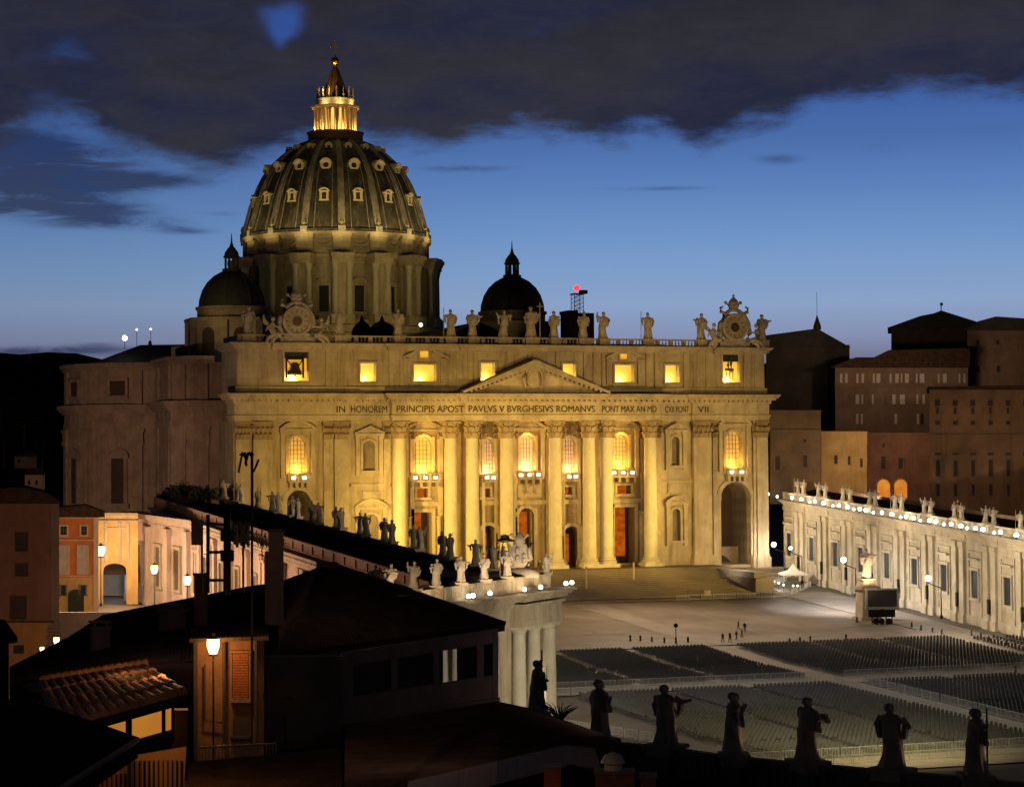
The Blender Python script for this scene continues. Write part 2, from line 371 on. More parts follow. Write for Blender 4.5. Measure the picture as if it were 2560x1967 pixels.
W4(1375, 1490, 1245, 1600, False, 'door'); W4(1812, 1905, 1330, 1600, True, 'door')
W5(245, 345, 1218, 1600, True, 'door', bright=1); W5(535, 645, 1335, 1605, True, 'door'); W5(862, 1000, 1212, 1578, False, 'door', bright=1)
W5(1552, 1745, 1045, 1583, True, 'arch'); W4(560, 715, 1100, 1600, True, 'arch')
W4(1050, 1150, 1255, 1600, True, 'niche', ped='seg'); W5(1238, 1290, 1220, 1425, True, 'niche', ped='seg')
Z0 = -1.2
ZXA, ZXB, REC, SHX = fx(1008), fx(1628), 3.4, 1.18               # the wall behind the columns stands further back
def zshift(o, xc):
    if ZXA < xc < ZXB: o.location = o.location+Vector((SHX, REC, 0))
    return o
DEP = {'loggia': 1.6, 'niche': 1.0, 'mezz': 2.4, 'door': 3.2, 'arch': 9.0}
mb = MB(); F = lambda u, v, w: (u, w, v)
for kind, d in DEP.items():
    pass
allo = [w[:5] for w in WIN]
# reveals have their own depth, so the flat wall is cut once and each reveal added separately
mbw = MB(); mbc = MB(); mbr = MB()
class _N(MB): pass
us = sorted({XL, XR, ZXA, ZXB, *[o[0] for o in allo], *[o[1] for o in allo]}); vs = sorted({Z0, 32., *[o[2] for o in allo], *[o[3] for o in allo]})
for i in range(len(us)-1):
    for j in range(len(vs)-1):
        a, b = (us[i]+us[i+1])/2, (vs[j]+vs[j+1])/2
        if any(o[0] < a < o[1] and o[2] < b < o[3] for o in allo): continue
        (mbc if ZXA < a < ZXB else mbw if a < 0 else mbr).add([F(us[i], vs[j], 0), F(us[i+1], vs[j], 0), F(us[i+1], vs[j+1], 0), F(us[i], vs[j+1], 0)], [(0, 1, 2, 3)])
for x0, x1, z0, z1, ar, kind, k in WIN:
    t_ = MB(); open_wall(t_, x0, x1, z0, z1, [(x0, x1, z0, z1, ar)], DEP[kind], F); (mbc if ZXA < x0 < ZXB else mbw if x0 < 0 else mbr).add(t_.v, t_.f)
for x_ in (ZXA, ZXB): (mbw if x_ < 0 else mbr).box(x_-.05, x_+.95, .01, 4.4, Z0, 32)
# left return of the facade block and the inner side walls
mbw.add([(XL, 0, Z0), (XL, 14, Z0), (XL, 14, 32), (XL, 0, 32)], [(0, 1, 2, 3)]); mbr.add([(XR, 0, Z0), (XR, 14, Z0), (XR, 14, 32), (XR, 0, 32)], [(3, 2, 1, 0)])
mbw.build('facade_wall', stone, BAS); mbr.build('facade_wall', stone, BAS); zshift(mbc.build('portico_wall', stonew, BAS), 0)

def seg_ped(mb, xc, w, z, h, y0, y1, th=.55, n=12):              # segmental pediment: curved cornice band
    R = (w*w/4+h*h)/(2*h); a = math.asin(w/2/R); o = []; i_ = []
    for k in range(n+1):
        q = -a+2*a*k/n; o.append((xc+R*sin(q), z+h-R+R*cos(q))); i_.append((xc+(R-th)*sin(q), z+h-R+(R-th)*cos(q)))
    for k in range(n): mb.wallpoly([i_[k], i_[k+1], o[k+1], o[k]], y0, y1)
    mb.wallpoly([(xc-w/2, z)]+i_[1:-1]+[(xc+w/2, z)], y0+(y1-y0)*.55, y1)
def tri_ped(mb, xc, w, z, h, y0, y1, th=.5):
    for s in (-1, 1):
        mb.wallpoly([(xc+s*w/2, z), (xc+s*w/2, z+th*.4), (xc, z+h+th*.5), (xc, z+h-th*.6)], y0, y1)
    mb.wallpoly([(xc-w/2, z), (xc, z+h-.1), (xc+w/2, z)], y0+(y1-y0)*.55, y1)
nwin = 0
for x0, x1, z0, z1, ar, kind, k in WIN:
    xc, w, d = (x0+x1)/2, x1-x0, DEP[kind]
    if kind in ('loggia', 'niche', 'mezz'):
        b = MB(); fw = .55 if kind != 'mezz' else .45; yf = -.35
        b.box(x0-fw, x0-.003, yf, .02, z0, z1); b.box(x1+.003, x1+fw, yf, .02, z0, z1)
        if ar:
            A = arch_pts(x0, x1, z1); B = arch_pts(x0-fw, x1+fw, z1+fw)
            for i in range(len(A)-1): b.wallpoly([A[i], A[i+1], B[i+1], B[i]], yf-.03, .02)
        else: b.box(x0-fw, x1+fw, yf, .02, z1, z1+fw)
        b.box(x0-fw-.15, x1+fw+.15, yf-.35, .02, z0-.5, z0-.004)
        pd = k.get('ped'); ww = w*k.get('wide', 1.25)
        if pd:
            e_ = ww/2+1.0
            for s in (-1, 1):
                b.box(xc+s*(e_-.55), xc+s*(e_+.25), -.75, .015, z0-1.0, z1+.45)
                b.box(xc+s*(e_-.65), xc+s*(e_+.35), -.85, .012, z1+.45, z1+1.0)
            b.box(xc-e_-.5, xc+e_+.5, -1.0, .01, z1+1.0, z1+1.5)
            (seg_ped if pd == 'seg' else tri_ped)(b, xc, 2*e_+1.0, z1+1.5, 1.6 if w > 3 else 1.25, -1.25, .008)
        wn = zshift(b.build('window', stone2, BAS), xc)
        pm = {'niche': stoned, 'mezz': e_org}.get(kind) or (e_winp if k.get('mt') == 'p' else e_win)
        b = MB(); P = pane_poly(x0, x1, z0, z1, ar); b.add([(a, d-.02, c) for a, c in P], [tuple(range(len(P)))]); b.build('pane' if kind != 'niche' else 'niche_back', pm, wn)
        if kind == 'niche' and z0 > 10:
            pass
        if kind == 'loggia':
            b = MB()
            for i in range(1, 5): xx = x0+w*i/5; b.box(xx-.06, xx+.06, d-.25, d-.1, z0, z1-.2 if i in (2, 3) else z1-w*.22)
            nz = 8
            for i in range(1, nz): zz = z0+(z1-z0)*i/nz; b.box(x0+.05, x1-.05, d-.22, d-.12, zz-.05, zz+.05)
            b.build('glazing_bars', stoned, wn)
            # balustrade and floodlights at its foot
            b = MB(); ew = max(w*k.get('wide', 1.)/2+.4, w/2+.3) if pd else w/2; n_ = k['lamps']
            b.box(xc-ew, xc+ew, -1.9, -1.55, z0-.45, z0-.2); b.box(xc-ew, xc+ew, -2.0, 0.0, z0-2.0, z0-1.6)
            for i in range(n_+1):
                xx = xc-ew+(2*ew)*i/n_; b.box(xx-.22, xx+.22, -1.95, -1.5, z0-1.6, z0-.45)
            if pd:
                for i in range(4): xx = xc-ew+.5+(2*ew-1)*i/3; b.box(xx-.25, xx+.25, -1.7, -.0, z0-3.0, z0-2.0)
            zshift(b.build('balcony', stone2, BAS), xc)
            for i in range(n_):
                xx = xc-ew+(2*ew)*(i+.5)/n_; b = MB(); b.box(xx-.36, xx+.36, -1.75, -1.3, z0-1.35, z0-.75); zshift(b.build('floodlight', e_whts, BAS), xc)
            col = (1, .66, .16) if k.get('mt') == 'w' else (1, .68, .36)
            zshift(lamp('POINT', (xc-.3, -.9, z0+.4), 1700 if k.get('wide') else 1150, (1, .47, .07) if k.get('mt') == 'w' else (1, .50, .17), radius=.35), xc)
            if k.get('wide'): zshift(lamp('POINT', (xc, -1.0, z1-.6), 450, (1, .48, .07), radius=.35), xc)
            zshift(lamp('POINT', (xc, .7, z0+.6), 200, col, radius=.3), xc)
    elif kind == 'door':
        wn = MB(); fw = .7
        for s, xx in ((-1, x0), (1, x1)): wn.box(xx, xx+s*fw, -.5, .02, z0, z1)
        if ar:
            A = arch_pts(x0, x1, z1); B = arch_pts(x0-fw, x1+fw, z1+fw)
            for i in range(len(A)-1): wn.wallpoly([A[i], A[i+1], B[i+1], B[i]], -.52, .02)
        else: wn.box(x0-fw, x1+fw, -.5, .02, z1, z1+fw); 
        for s in (-1, 1): wn.lathe([(.55, z0), (.5, z1-1.6), (.42, z1-1.4), (.7, z1-.8)], 12, xc+s*(w/2+1.25), -1.1) if not ar else None
        door = zshift(wn.build('doorway', stone2, BAS), xc)
        b = MB(); P = pane_poly(x0, x1, z0, z1, ar); b.add([(a, d+.3, c) for a, c in P], [tuple(range(len(P)))]); b.build('inner_hall', voidm, door)
        xm = x0+w*(.62 if k.get('bright') else .4); zb = z0+(z1-z0)*(.5 if ar and k.get('bright') else .12); zt = z1-(w*.22 if ar else .05)
        if ar and not k.get('bright'): zt = z0+(z1-z0)*.8
        x0, xm = x0+.9, min(xm+1.0, x1-.2); b = MB(); b.add([(x0, d-.1, zb), (xm, d-.1, zb), (xm, d-.1, zt), (x0, d-.1, zt)], [(0, 1, 2, 3)]); b.build('lit_hall', e_org, door)
    elif kind == 'arch':
        b = MB(); A = arch_pts(x0, x1, z1); B = arch_pts(x0-.9, x1+.9, z1+.9)
        for i in range(len(A)-1): b.wallpoly([A[i], A[i+1], B[i+1], B[i]], -.3, .02)
        zs = z1-w/2
        for s, xx in ((-1, x0), (1, x1)):
            b.box(xx, xx+s*1.6, -.55, .03, zs-.5, zs+.5); b.box(xx, xx+s*1.2, -.3, .02, Z0, zs-.5)
        b.build('arch_surround', stone2, BAS)
        b = MB(); P = pane_poly(x0, x1, z0, z1, ar); b.add([(a, d+.01, c) for a, c in P], [tuple(range(len(P)))]); b.build('passage_back', voidm, BAS)
        if x0 > 0:
            b = MB(); b.box(x0+.05, x1-.05, 6, 6.8, z0-2, z0+3.6); zc = z0+.2; bb = b.build('inner_wall', stoned, BAS)
            b = MB(); b.wallpoly([(x0+.4, zc)]+[(x0+.4+4.8*i/8, zc+1.6*sin(pi*i/8)) for i in range(1, 8)]+[(x0+5.2, zc)], 5.9, 6.02); b.build('inner_arch', glassd, bb)

# plaques and relief panels
def panel(c, a, b_, t0, t1, relief=False):
    p, q = c(a, t0), c(b_, t1); x0, x1, z1, z0 = fx(p[0]), fx(q[0]), fz(p[1]), fz(q[1])
    b = MB(); b.box(x0, x1, -.3, .02, z0, z1); b.box(x0+.35, x1-.35, -.42, -.29, z0+.35, z1-.35)
    if relief:
        R = random.Random(4)
        for i in range(26):
            xx = R.uniform(x0+.8, x1-.8); zz = R.uniform(z0+.6, z1-1.4); b.lathe([(.12, zz), (.32, zz+.4), (.22, zz+1.), (.26, zz+1.2), (.1, zz+1.45)], 8, xx, -.45)
    return zshift(b.build('relief_panel', stone2, BAS), (x0+x1)/2)
panel(c4, 1048, 1158, 1095, 1158); panel(c5, 1212, 1302, 1062, 1128); panel(c5, 240, 400, 1058, 1146, True)
for X_, w_ in ((c4(1095, 0)[0], 4.4), (c5(1262, 0)[0], 4.4)):
    b = MB(); xx = fx(X_); b.box(xx-w_, xx-w_+.5, -.4, .01, 2, 31); b.box(xx+w_-.5, xx+w_, -.4, .01, 2, 31); b.box(xx-w_, xx+w_, -.4, .012, 19.2, 19.7); b.build('bay_frame', stone2, BAS)

# --- columns and pilasters
def col_mesh(r, zb, zt):
    b = MB(); b.box(-r*1.55, r*1.55, -r*1.55, r*1.55, zb, zb+.75)
    b.lathe([(r*1.45, zb+.75), (r*1.5, zb+1.0), (r*1.35, zb+1.2), (r*1.18, zb+1.35), (r*1.3, zb+1.55), (r*1.22, zb+1.75), (r*1.03, zb+1.9), (r*1.02, zb+3.5), (r, zb+(zt-zb)*.33), (r*.95, zb+(zt-zb)*.66), (r*.87, zt-.1), (r*.93, zt), (r*.93, zt+.15)], 28)
    return b
def cap_mesh(r, z, h=3.5, flat=False, w=None):
    b = MB()
    if not flat:
        b.lathe([(r*.85, z), (r*.9, z+h*.5), (r*1.15, z+h*.86)], 20)
        for row, (zz, rr, hh) in enumerate(((z+.05, r*.92, h*.36), (z+h*.33, r*.98, h*.38))):
            for i in range(8):
                a = (i+.5*row)*pi/4; M = Matrix.Translation((rr*cos(a), rr*sin(a), zz)) @ Matrix.Rotation(a, 4, 'Z'); q = MB(M)
                q.loft([[(-.15, -.42*r, 0), (.1, -.42*r, 0), (.1, .42*r, 0), (-.15, .42*r, 0)], [(.0, -.4*r, hh*.7), (.2, -.4*r, hh*.7), (.2, .4*r, hh*.7), (.0, .4*r, hh*.7)], [(.25, -.25*r, hh), (.48, -.2*r, hh*.9), (.48, .2*r, hh*.9), (.25, .25*r, hh)]]); b.add(q.v, q.f)
        for i in range(4):
            a = pi/4+i*pi/2; b.tube([(r*.9*cos(a), r*.9*sin(a), z+h*.55), (r*1.25*cos(a), r*1.25*sin(a), z+h*.8), (r*1.45*cos(a), r*1.45*sin(a), z+h*.78)], [.12, .25, .2], 8)
        e = r*1.22; b.prism([(-e, -e), (0, -e*.85), (e, -e), (e*.85, 0), (e, e), (0, e*.85), (-e, e), (-e*.85, 0)], z+h*.86, z+h)
    return b
COLP = [(999, -2.6), (1126.7, -2.6), (1180.9, -3.4), (1266, -3.4), (1387.6, -3.4), (1472.7, -3.4), (1515.3, -2.6), (1625.5, -2.6)]
r = 1.38; sh = col_mesh(r, 2.05, 28.5).build('column', stonec, None, 40); cp = cap_mesh(r, 28.5).build('capital', stonew, sh, 40)
for i, (px, ye) in enumerate(COLP):
    o = sh if i == 0 else sh.copy()
    if i: S.collection.objects.link(o); q = cp.copy(); S.collection.objects.link(q); q.parent = o
    o.parent = BAS; yy = ye+1.25; o.location = (fx(px, yy), yy, 0)
def pilaster(px0, px1, yf, zb, zt=28.5, top=32.):
    zone = 1020 < px0 < 1612; x0, x1 = fx(px0, yf), fx(px1, yf); b = MB(); b.box(x0-.35, x1+.35, yf-.35, .01, zb, zb+(4.6 if zb < 0 else 1.2)); b.box(x0-.15, x1+.15, yf-.15, .012, zb+(4.6 if zb < 0 else 1.2), zb+(5.2 if zb < 0 else 1.9))
    b.box(x0, x1, yf, .014, zb+1.9, zt); p = b.build('pilaster', stone2, BAS)
    if zone: p.location = (SHX, REC, 0)
    c = MB(); w = x1-x0; c.box(x0+.05, x1-.05, yf-.08, .016, zt, top-.5); c.box(x0-.3, x1+.3, yf-.42, .018, top-.5, top-.003)
    for row in range(2):
        n = 4; 
        for i in range(n+row):
            xx = x0+w*(i+.5-.5*row)/n; z = zt+.05+row*1.2; 
            c.loft([[(xx-.3, yf-.05, z), (xx+.3, yf-.05, z), (xx+.3, yf-.18, z), (xx-.3, yf-.18, z)], [(xx-.28, yf-.1, z+.85), (xx+.28, yf-.1, z+.85), (xx+.28, yf-.3, z+.85), (xx-.28, yf-.3, z+.85)], [(xx-.15, yf-.3, z+1.2), (xx+.15, yf-.45, z+1.2), (xx+.14, yf-.85, z+1.0), (xx-.14, yf-.85, z+1.0)]])
    for s, xx in ((-1, x0), (1, x1)): c.tube([(xx, yf-.1, z+1.0), (xx+s*.2, yf-.45, z+1.35), (xx+s*.28, yf-.5, z+1.1)], [.1, .26, .16], 8)
    c.build('capital', stonew, p, 40)
for a in ((590, 626, -.9, -1.2), (634, 681, -1.2, -1.2), (810, 834, -1.0, -1.2), (837, 873, -1.2, -1.2), (960, 976, -.5, 2.), (1024, 1034, -.5, 2.), (1094, 1106, -.5, 2.), (1225-20, 1212, -.5, 2.), (1235, 1243, -.5, 2.), (1285, 1293, -.5, 2.),
          (1366, 1374, -.5, 2.), (1408-3, 1413, -.5, 2.), (1446, 1453, -.5, 2.), (1532, 1538, -.5, 2.), (1604, 1610, -.5, 2.), (1640, 1652, -.5, 2.), (1736, 1780, -1.2, -1.2), (1783, 1793, -.7, -1.2), (1884, 1890, -.7, -1.2), (1894, 1921, -1.2, -1.2)): pilaster(*a)
# string course between the columns
for a, c in ((1027, 1105), (1202, 1245), (1288, 1370), (1408, 1452), (1534, 1606)):
    b = MB(); b.box(fx(a), fx(c), -.45, .013, 15.0, 15.9); zshift(b.build('string_course', stone2, BAS), fx((a+c)/2))

# --- entablature, attic, balustrade
b = MB(); mould(b, [(32.0, 32.45, 0.0), (32.45, 32.95, .1), (32.95, 33.25, .3), (33.25, 35.55, 0.02), (35.55, 35.85, .35), (36.3, 36.75, 1.15), (36.75, 37.15, 1.6), (37.15, 37.5, 1.85)])
for i, (xa, xb, y) in enumerate(SEC):                            # modillions under the corona
    n = max(2, int((xb-xa)/1.1))
    for k in range(n): xx = xa+(xb-xa)*(k+.5)/n; b.box(xx-.28, xx+.28, y-1.0, y-.3, 35.86, 36.297)
mould(b, [(35.85, 36.3, .38)])
b.build('entablature', stone2, BAS)
def text(s, px0, px1, Y, py, hpx):
    cu = bpy.data.curves.new('inscription', 'FONT'); cu.body = s; cu.extrude = .06; cu.size = 1.9; cu.align_x = 'LEFT'
    o = bpy.data.objects.new('inscription', cu); S.collection.objects.link(o); o.data.materials.append(letm); o.parent = BAS
    bpy.context.view_layer.update(); w = max(o.dimensions.x, .1)
    p = onY(px0, py, Y); q = onY(px1, py, Y); me = bpy.data.meshes.new_from_object(o); bpy.data.objects.remove(o)
    o = bpy.data.objects.new('inscription', me); S.collection.objects.link(o); o.parent = BAS
    o.location = (p.x, Y-.03, 33.78); o.rotation_euler = (pi/2, 0, 0); o.scale = ((q.x-p.x)/w, 1, 1)
for s, a, c, y in (('IN', 840, 861, -1.2), ('HONOREM', 876, 966, -.6), ('PRINCIPIS APOST', 990, 1158, -2.6), ('PAVLVS V BVRGHESIVS ROMANVS', 1170, 1486, -3.5), ('PONT MAX AN MD', 1504, 1640, -2.6), ('CXII PONT', 1662, 1722, -.6), ('VII', 1744, 1771, -1.2)):
    text(s, a, c, y-.02, 1022, 15)
# pediment with coat of arms relief
P0, P1 = onY(1168, 985, -4), onY(1507, 985, -4); PA = onY(1333.5, 899, -4)
b = MB(); zb = 37.5
for s, e in ((-1, P0), (1, P1)):
    xe = e.x+s*1.2
    b.wallpoly([(xe, zb+.003), (xe, zb+.5), (PA.x, PA.z), (PA.x, PA.z-1.5)], -5.2, -1.0)
    b.wallpoly([(xe-s*1.6, zb+.004), (PA.x, PA.z-1.5), (PA.x, PA.z-2.0)], -4.4, -1.1)
b.wallpoly([(P0.x, zb+.002), (PA.x, PA.z-1.6), (P1.x, zb+.002)], -3.4, -1.2)
# modillions along the raking cornice
for s, e in ((-1, P0), (1, P1)):
    for k in range(14):
        f = (k+.7)/14.5; xx = e.x+(PA.x-e.x)*f; zz = zb+.1+(PA.z-1.9-zb)*f; b.box(xx-.22, xx+.22, -4.9, -4.2, zz-.1, zz+.35)
b.build('pediment', stone2, BAS)
b = MB(); cx, cz = onY(1333, 938, -3.6).x, 40.6
b.M = None
pr = [(sin(a)*1.5*(1+.08*cos(3*a)), cos(a)*1.9) for a in [2*pi*i/20 for i in range(20)]]
b.wallpoly([(cx+p, cz+q) for p, q in pr], -3.85, -3.3); b.wallpoly([(cx+p*.7, cz+q*.72) for p, q in pr], -4.1, -3.8)
for s in (-1, 1):
    b.tube([(cx+s*1.7, -3.8, cz-1.9), (cx+s*2.1, -3.9, cz), (cx+s*1.5, -3.9, cz+1.6)], [.2, .42, .25], 8); b.ball((cx+s*1.6, -3.9, cz+1.9), .35)
    b.tube([(cx-s*1.5, -3.8, cz-2.2), (cx+s*1.3, -3.8, cz+2.4)], .14, 6)
b.lathe([(.75, cz+1.9), (.85, cz+2.3), (.6, cz+2.9), (.2, cz+3.3)], 12, cx, -3.8)
b.build('coat_of_arms', stone2, BAS, 40)

# attic
ZA0, ZA1 = 37.5, 46.1
ASEC = [(a+(.0 if i else .3), c-(.0 if i < 6 else .3), y*.35-.1) for i, (a, c, y) in enumerate(SEC)]
AW = []
for c, a, b_, t0, t1 in ((c4, 548, 705, 205, 392), (c4, 1040, 1140, 278, 395), (c4, 1385, 1530, 287, 395), (c4, 1820, 1910, 278, 395), (c5, 540, 625, 283, 386), (c5, 877, 1002, 290, 400), (c5, 1203, 1292, 292, 402), (c5, 1575, 1690, 222, 402), (c4, 1425, 1485, 195, 245), (c5, 912, 962, 218, 253)):
    p, q = c(a, t0), c(b_, t1); AW.append((fx(p[0], -.5), fx(q[0], -.5), fz(q[1], -.5, p[0]), fz(p[1], -.5, p[0]), False))
b = MB(); YA = -.35; d_ = 1.5
open_wall(b, XL+.6, XR-.6, ZA0, ZA1, AW, d_, lambda u, v, w: (u, YA+w, v))
b.add([(XL+.6, YA, ZA0), (XL+.6, 14, ZA0), (XL+.6, 14, ZA1), (XL+.6, YA, ZA1)], [(0, 1, 2, 3)]); b.add([(XR-.6, YA, ZA0), (XR-.6, 14, ZA0), (XR-.6, 14, ZA1), (XR-.6, YA, ZA1)], [(3, 2, 1, 0)])
for a, c in ((596, 640), (655-15, 662), (816, 838), (846, 868), (975, 995), (1002, 1012), (1118, 1133), (1143, 1158), (1172, 1184), (1188, 1196), (1255, 1268), (1392, 1404), (1462, 1476), (1486, 1498), (1508, 1516), (1618, 1634), (1640, 1650), (1712, 1726), (1736, 1748), (1768, 1786), (1862, 1878), (1890, 1912)):
    x0, x1 = fx(a, -.7), fx(c, -.7); b.box(x0, x1, YA-.28, YA+.01, ZA0+1.4, ZA1); 
b.box(XL+.2, XR-.2, YA-.45, YA+.012, ZA0+.004, ZA0+1.4)
b.build('attic_wall', stone, BAS)
for i, (x0, x1, z0, z1, _) in enumerate(AW):
    xc = (x0+x1)/2; f = MB(); fw = .38
    f.box(x0-fw, x0-.003, YA-.35, YA+.01, z0-fw, z1+fw); f.box(x1+.003, x1+fw, YA-.35, YA+.01, z0-fw, z1+fw); f.box(x0, x1, YA-.36, YA+.011, z1+.003, z1+fw); f.box(x0, x1, YA-.36, YA+.011, z0-fw, z0-.003)
    if i in (2, 5):
        w = x1-x0; f.box(xc-w*.95, xc-w*.68, YA-.5, YA+.01, z0-.4, z1+1.2); f.box(xc+w*.68, xc+w*.95, YA-.5, YA+.01, z0-.4, z1+1.2)
        for s in (-1, 1): f.wallpoly([(xc+s*w*1.0, z1+1.2), (xc+s*w*1.0, z1+1.6), (xc+s*w*.38, z1+2.9), (xc+s*w*.3, z1+2.5)], YA-.9, YA+.01)
        for a_ in range(8):
            q0, q1 = -1.15+2.3*a_/8, -1.15+2.3*(a_+1)/8; R0, R1 = w*.36, w*.44; cz_ = z1+2.1; f.wallpoly([(xc+R0*sin(q0), cz_+R0*cos(q0)), (xc+R1*sin(q0), cz_+R1*cos(q0)), (xc+R1*sin(q1), cz_+R1*cos(q1)), (xc+R0*sin(q1), cz_+R0*cos(q1))], YA-.6, YA+.01)
    wn = f.build('window', stone2, BAS)
    dd = d_-.01 if i < 8 else .35; f = MB(); f.add([(x0, YA+dd, z0), (x1, YA+dd, z0), (x1, YA+dd, z1), (x0, YA+dd, z1)], [(0, 1, 2, 3)]); f.build('pane', e_att, wn)
    if i < 8: lamp('POINT', (xc-.15*(x1-x0), YA+.8, z0+.35), 620 if i in (0, 7) else 330, (1, .72, .22), radius=.2)
    if i == 0:                                                   # the great bell in its frame
        f = MB(); f.lathe([(.35, z1-2.0), (.75, z1-2.2), (.95, z1-3.1), (1.25, z1-4.0), (1.45, z1-4.3)], 16, xc-.1, YA+.75); f.ball((xc-.1, YA+.75, z1-4.45), .25)
        f.build('bell', bronze, wn, 50)
        f = MB()
        for xx in (xc-1.9, xc+1.5): f.box(xx-.16, xx+.16, YA+.3, YA+.6, z0+.6, z1-.6)
        f.box(xc-2.1, xc+1.7, YA+.35, YA+.65, z1-1.5, z1-1.1); f.box(xc-1.6, xc+1.2, YA+.4, YA+.7, z0+1.2, z0+2.0); f.tube([(xc-1.9, YA+.5, z1-1.3), (xc-.9, YA+.5, z1-2.6)], .12, 6); f.tube([(xc+1.5, YA+.5, z1-1.3), (xc+.7, YA+.5, z1-2.6)], .12, 6)
        f.build('bell_frame', iron, wn)
    if i == 7:
        f = MB()
        for k, (a, h0, h1) in enumerate(((-.9, .2, .38), (-.45, .5, .85), (-.1, .0, .45), (.25, .35, .95), (.6, .05, .5), (.05, .6, .9))):
            f.box(xc+a-.09, xc+a+.09, YA+.4, YA+.6, z0+(z1-z0)*h0, z0+(z1-z0)*h1)
        f.box(xc-1.2, xc+.8, YA+.42, YA+.62, z0+(z1-z0)*.42, z0+(z1-z0)*.5); f.ball((xc-.5, YA+.5, z0+(z1-z0)*.62), .28); f.ball((xc+.25, YA+.5, z0+(z1-z0)*.7), .28)
        f.build('bell_frame', bronze, wn)
b = MB(); mould(b, [(46.1, 46.35, .15), (46.35, 46.8, .55), (46.8, 47.15, .95), (47.15, 47.45, 1.2)], ASEC, 14.); b.build('attic_cornice', stone2, BAS)
# roof deck behind and the balustrade
b = MB(); b.box(XL+.8, XR-.8, .5, 22, 44.5, 46.95); b.build('roof_deck', leadd, BAS)
b = MB(); b.box(XL+.8, XR-.8, -.1, .5, 47.45, 47.75); b.box(XL+.8, XR-.8, -.15, .55, 48.75, 49.05)
xs = [XL+1.2+i*(XR-XL-2.4)/38 for i in range(39)]
for x_ in xs: b.box(x_-.4, x_+.4, -.13, .53, 47.75, 48.75)
for i in range(38*4):
    x_ = xs[0]+(xs[-1]-xs[0])*(i+.5)/152
    b.lathe([(.1, 47.75), (.19, 48.1), (.09, 48.5), (.14, 48.75)], 6, x_, .2, cap=False)
b.box(XL+.8, XL+1.3, .5, 13, 47.4, 48.9); b.box(XR-1.3, XR-.8, .5, 13, 47.4, 48.9)
b.build('balustrade', stone2, BAS)

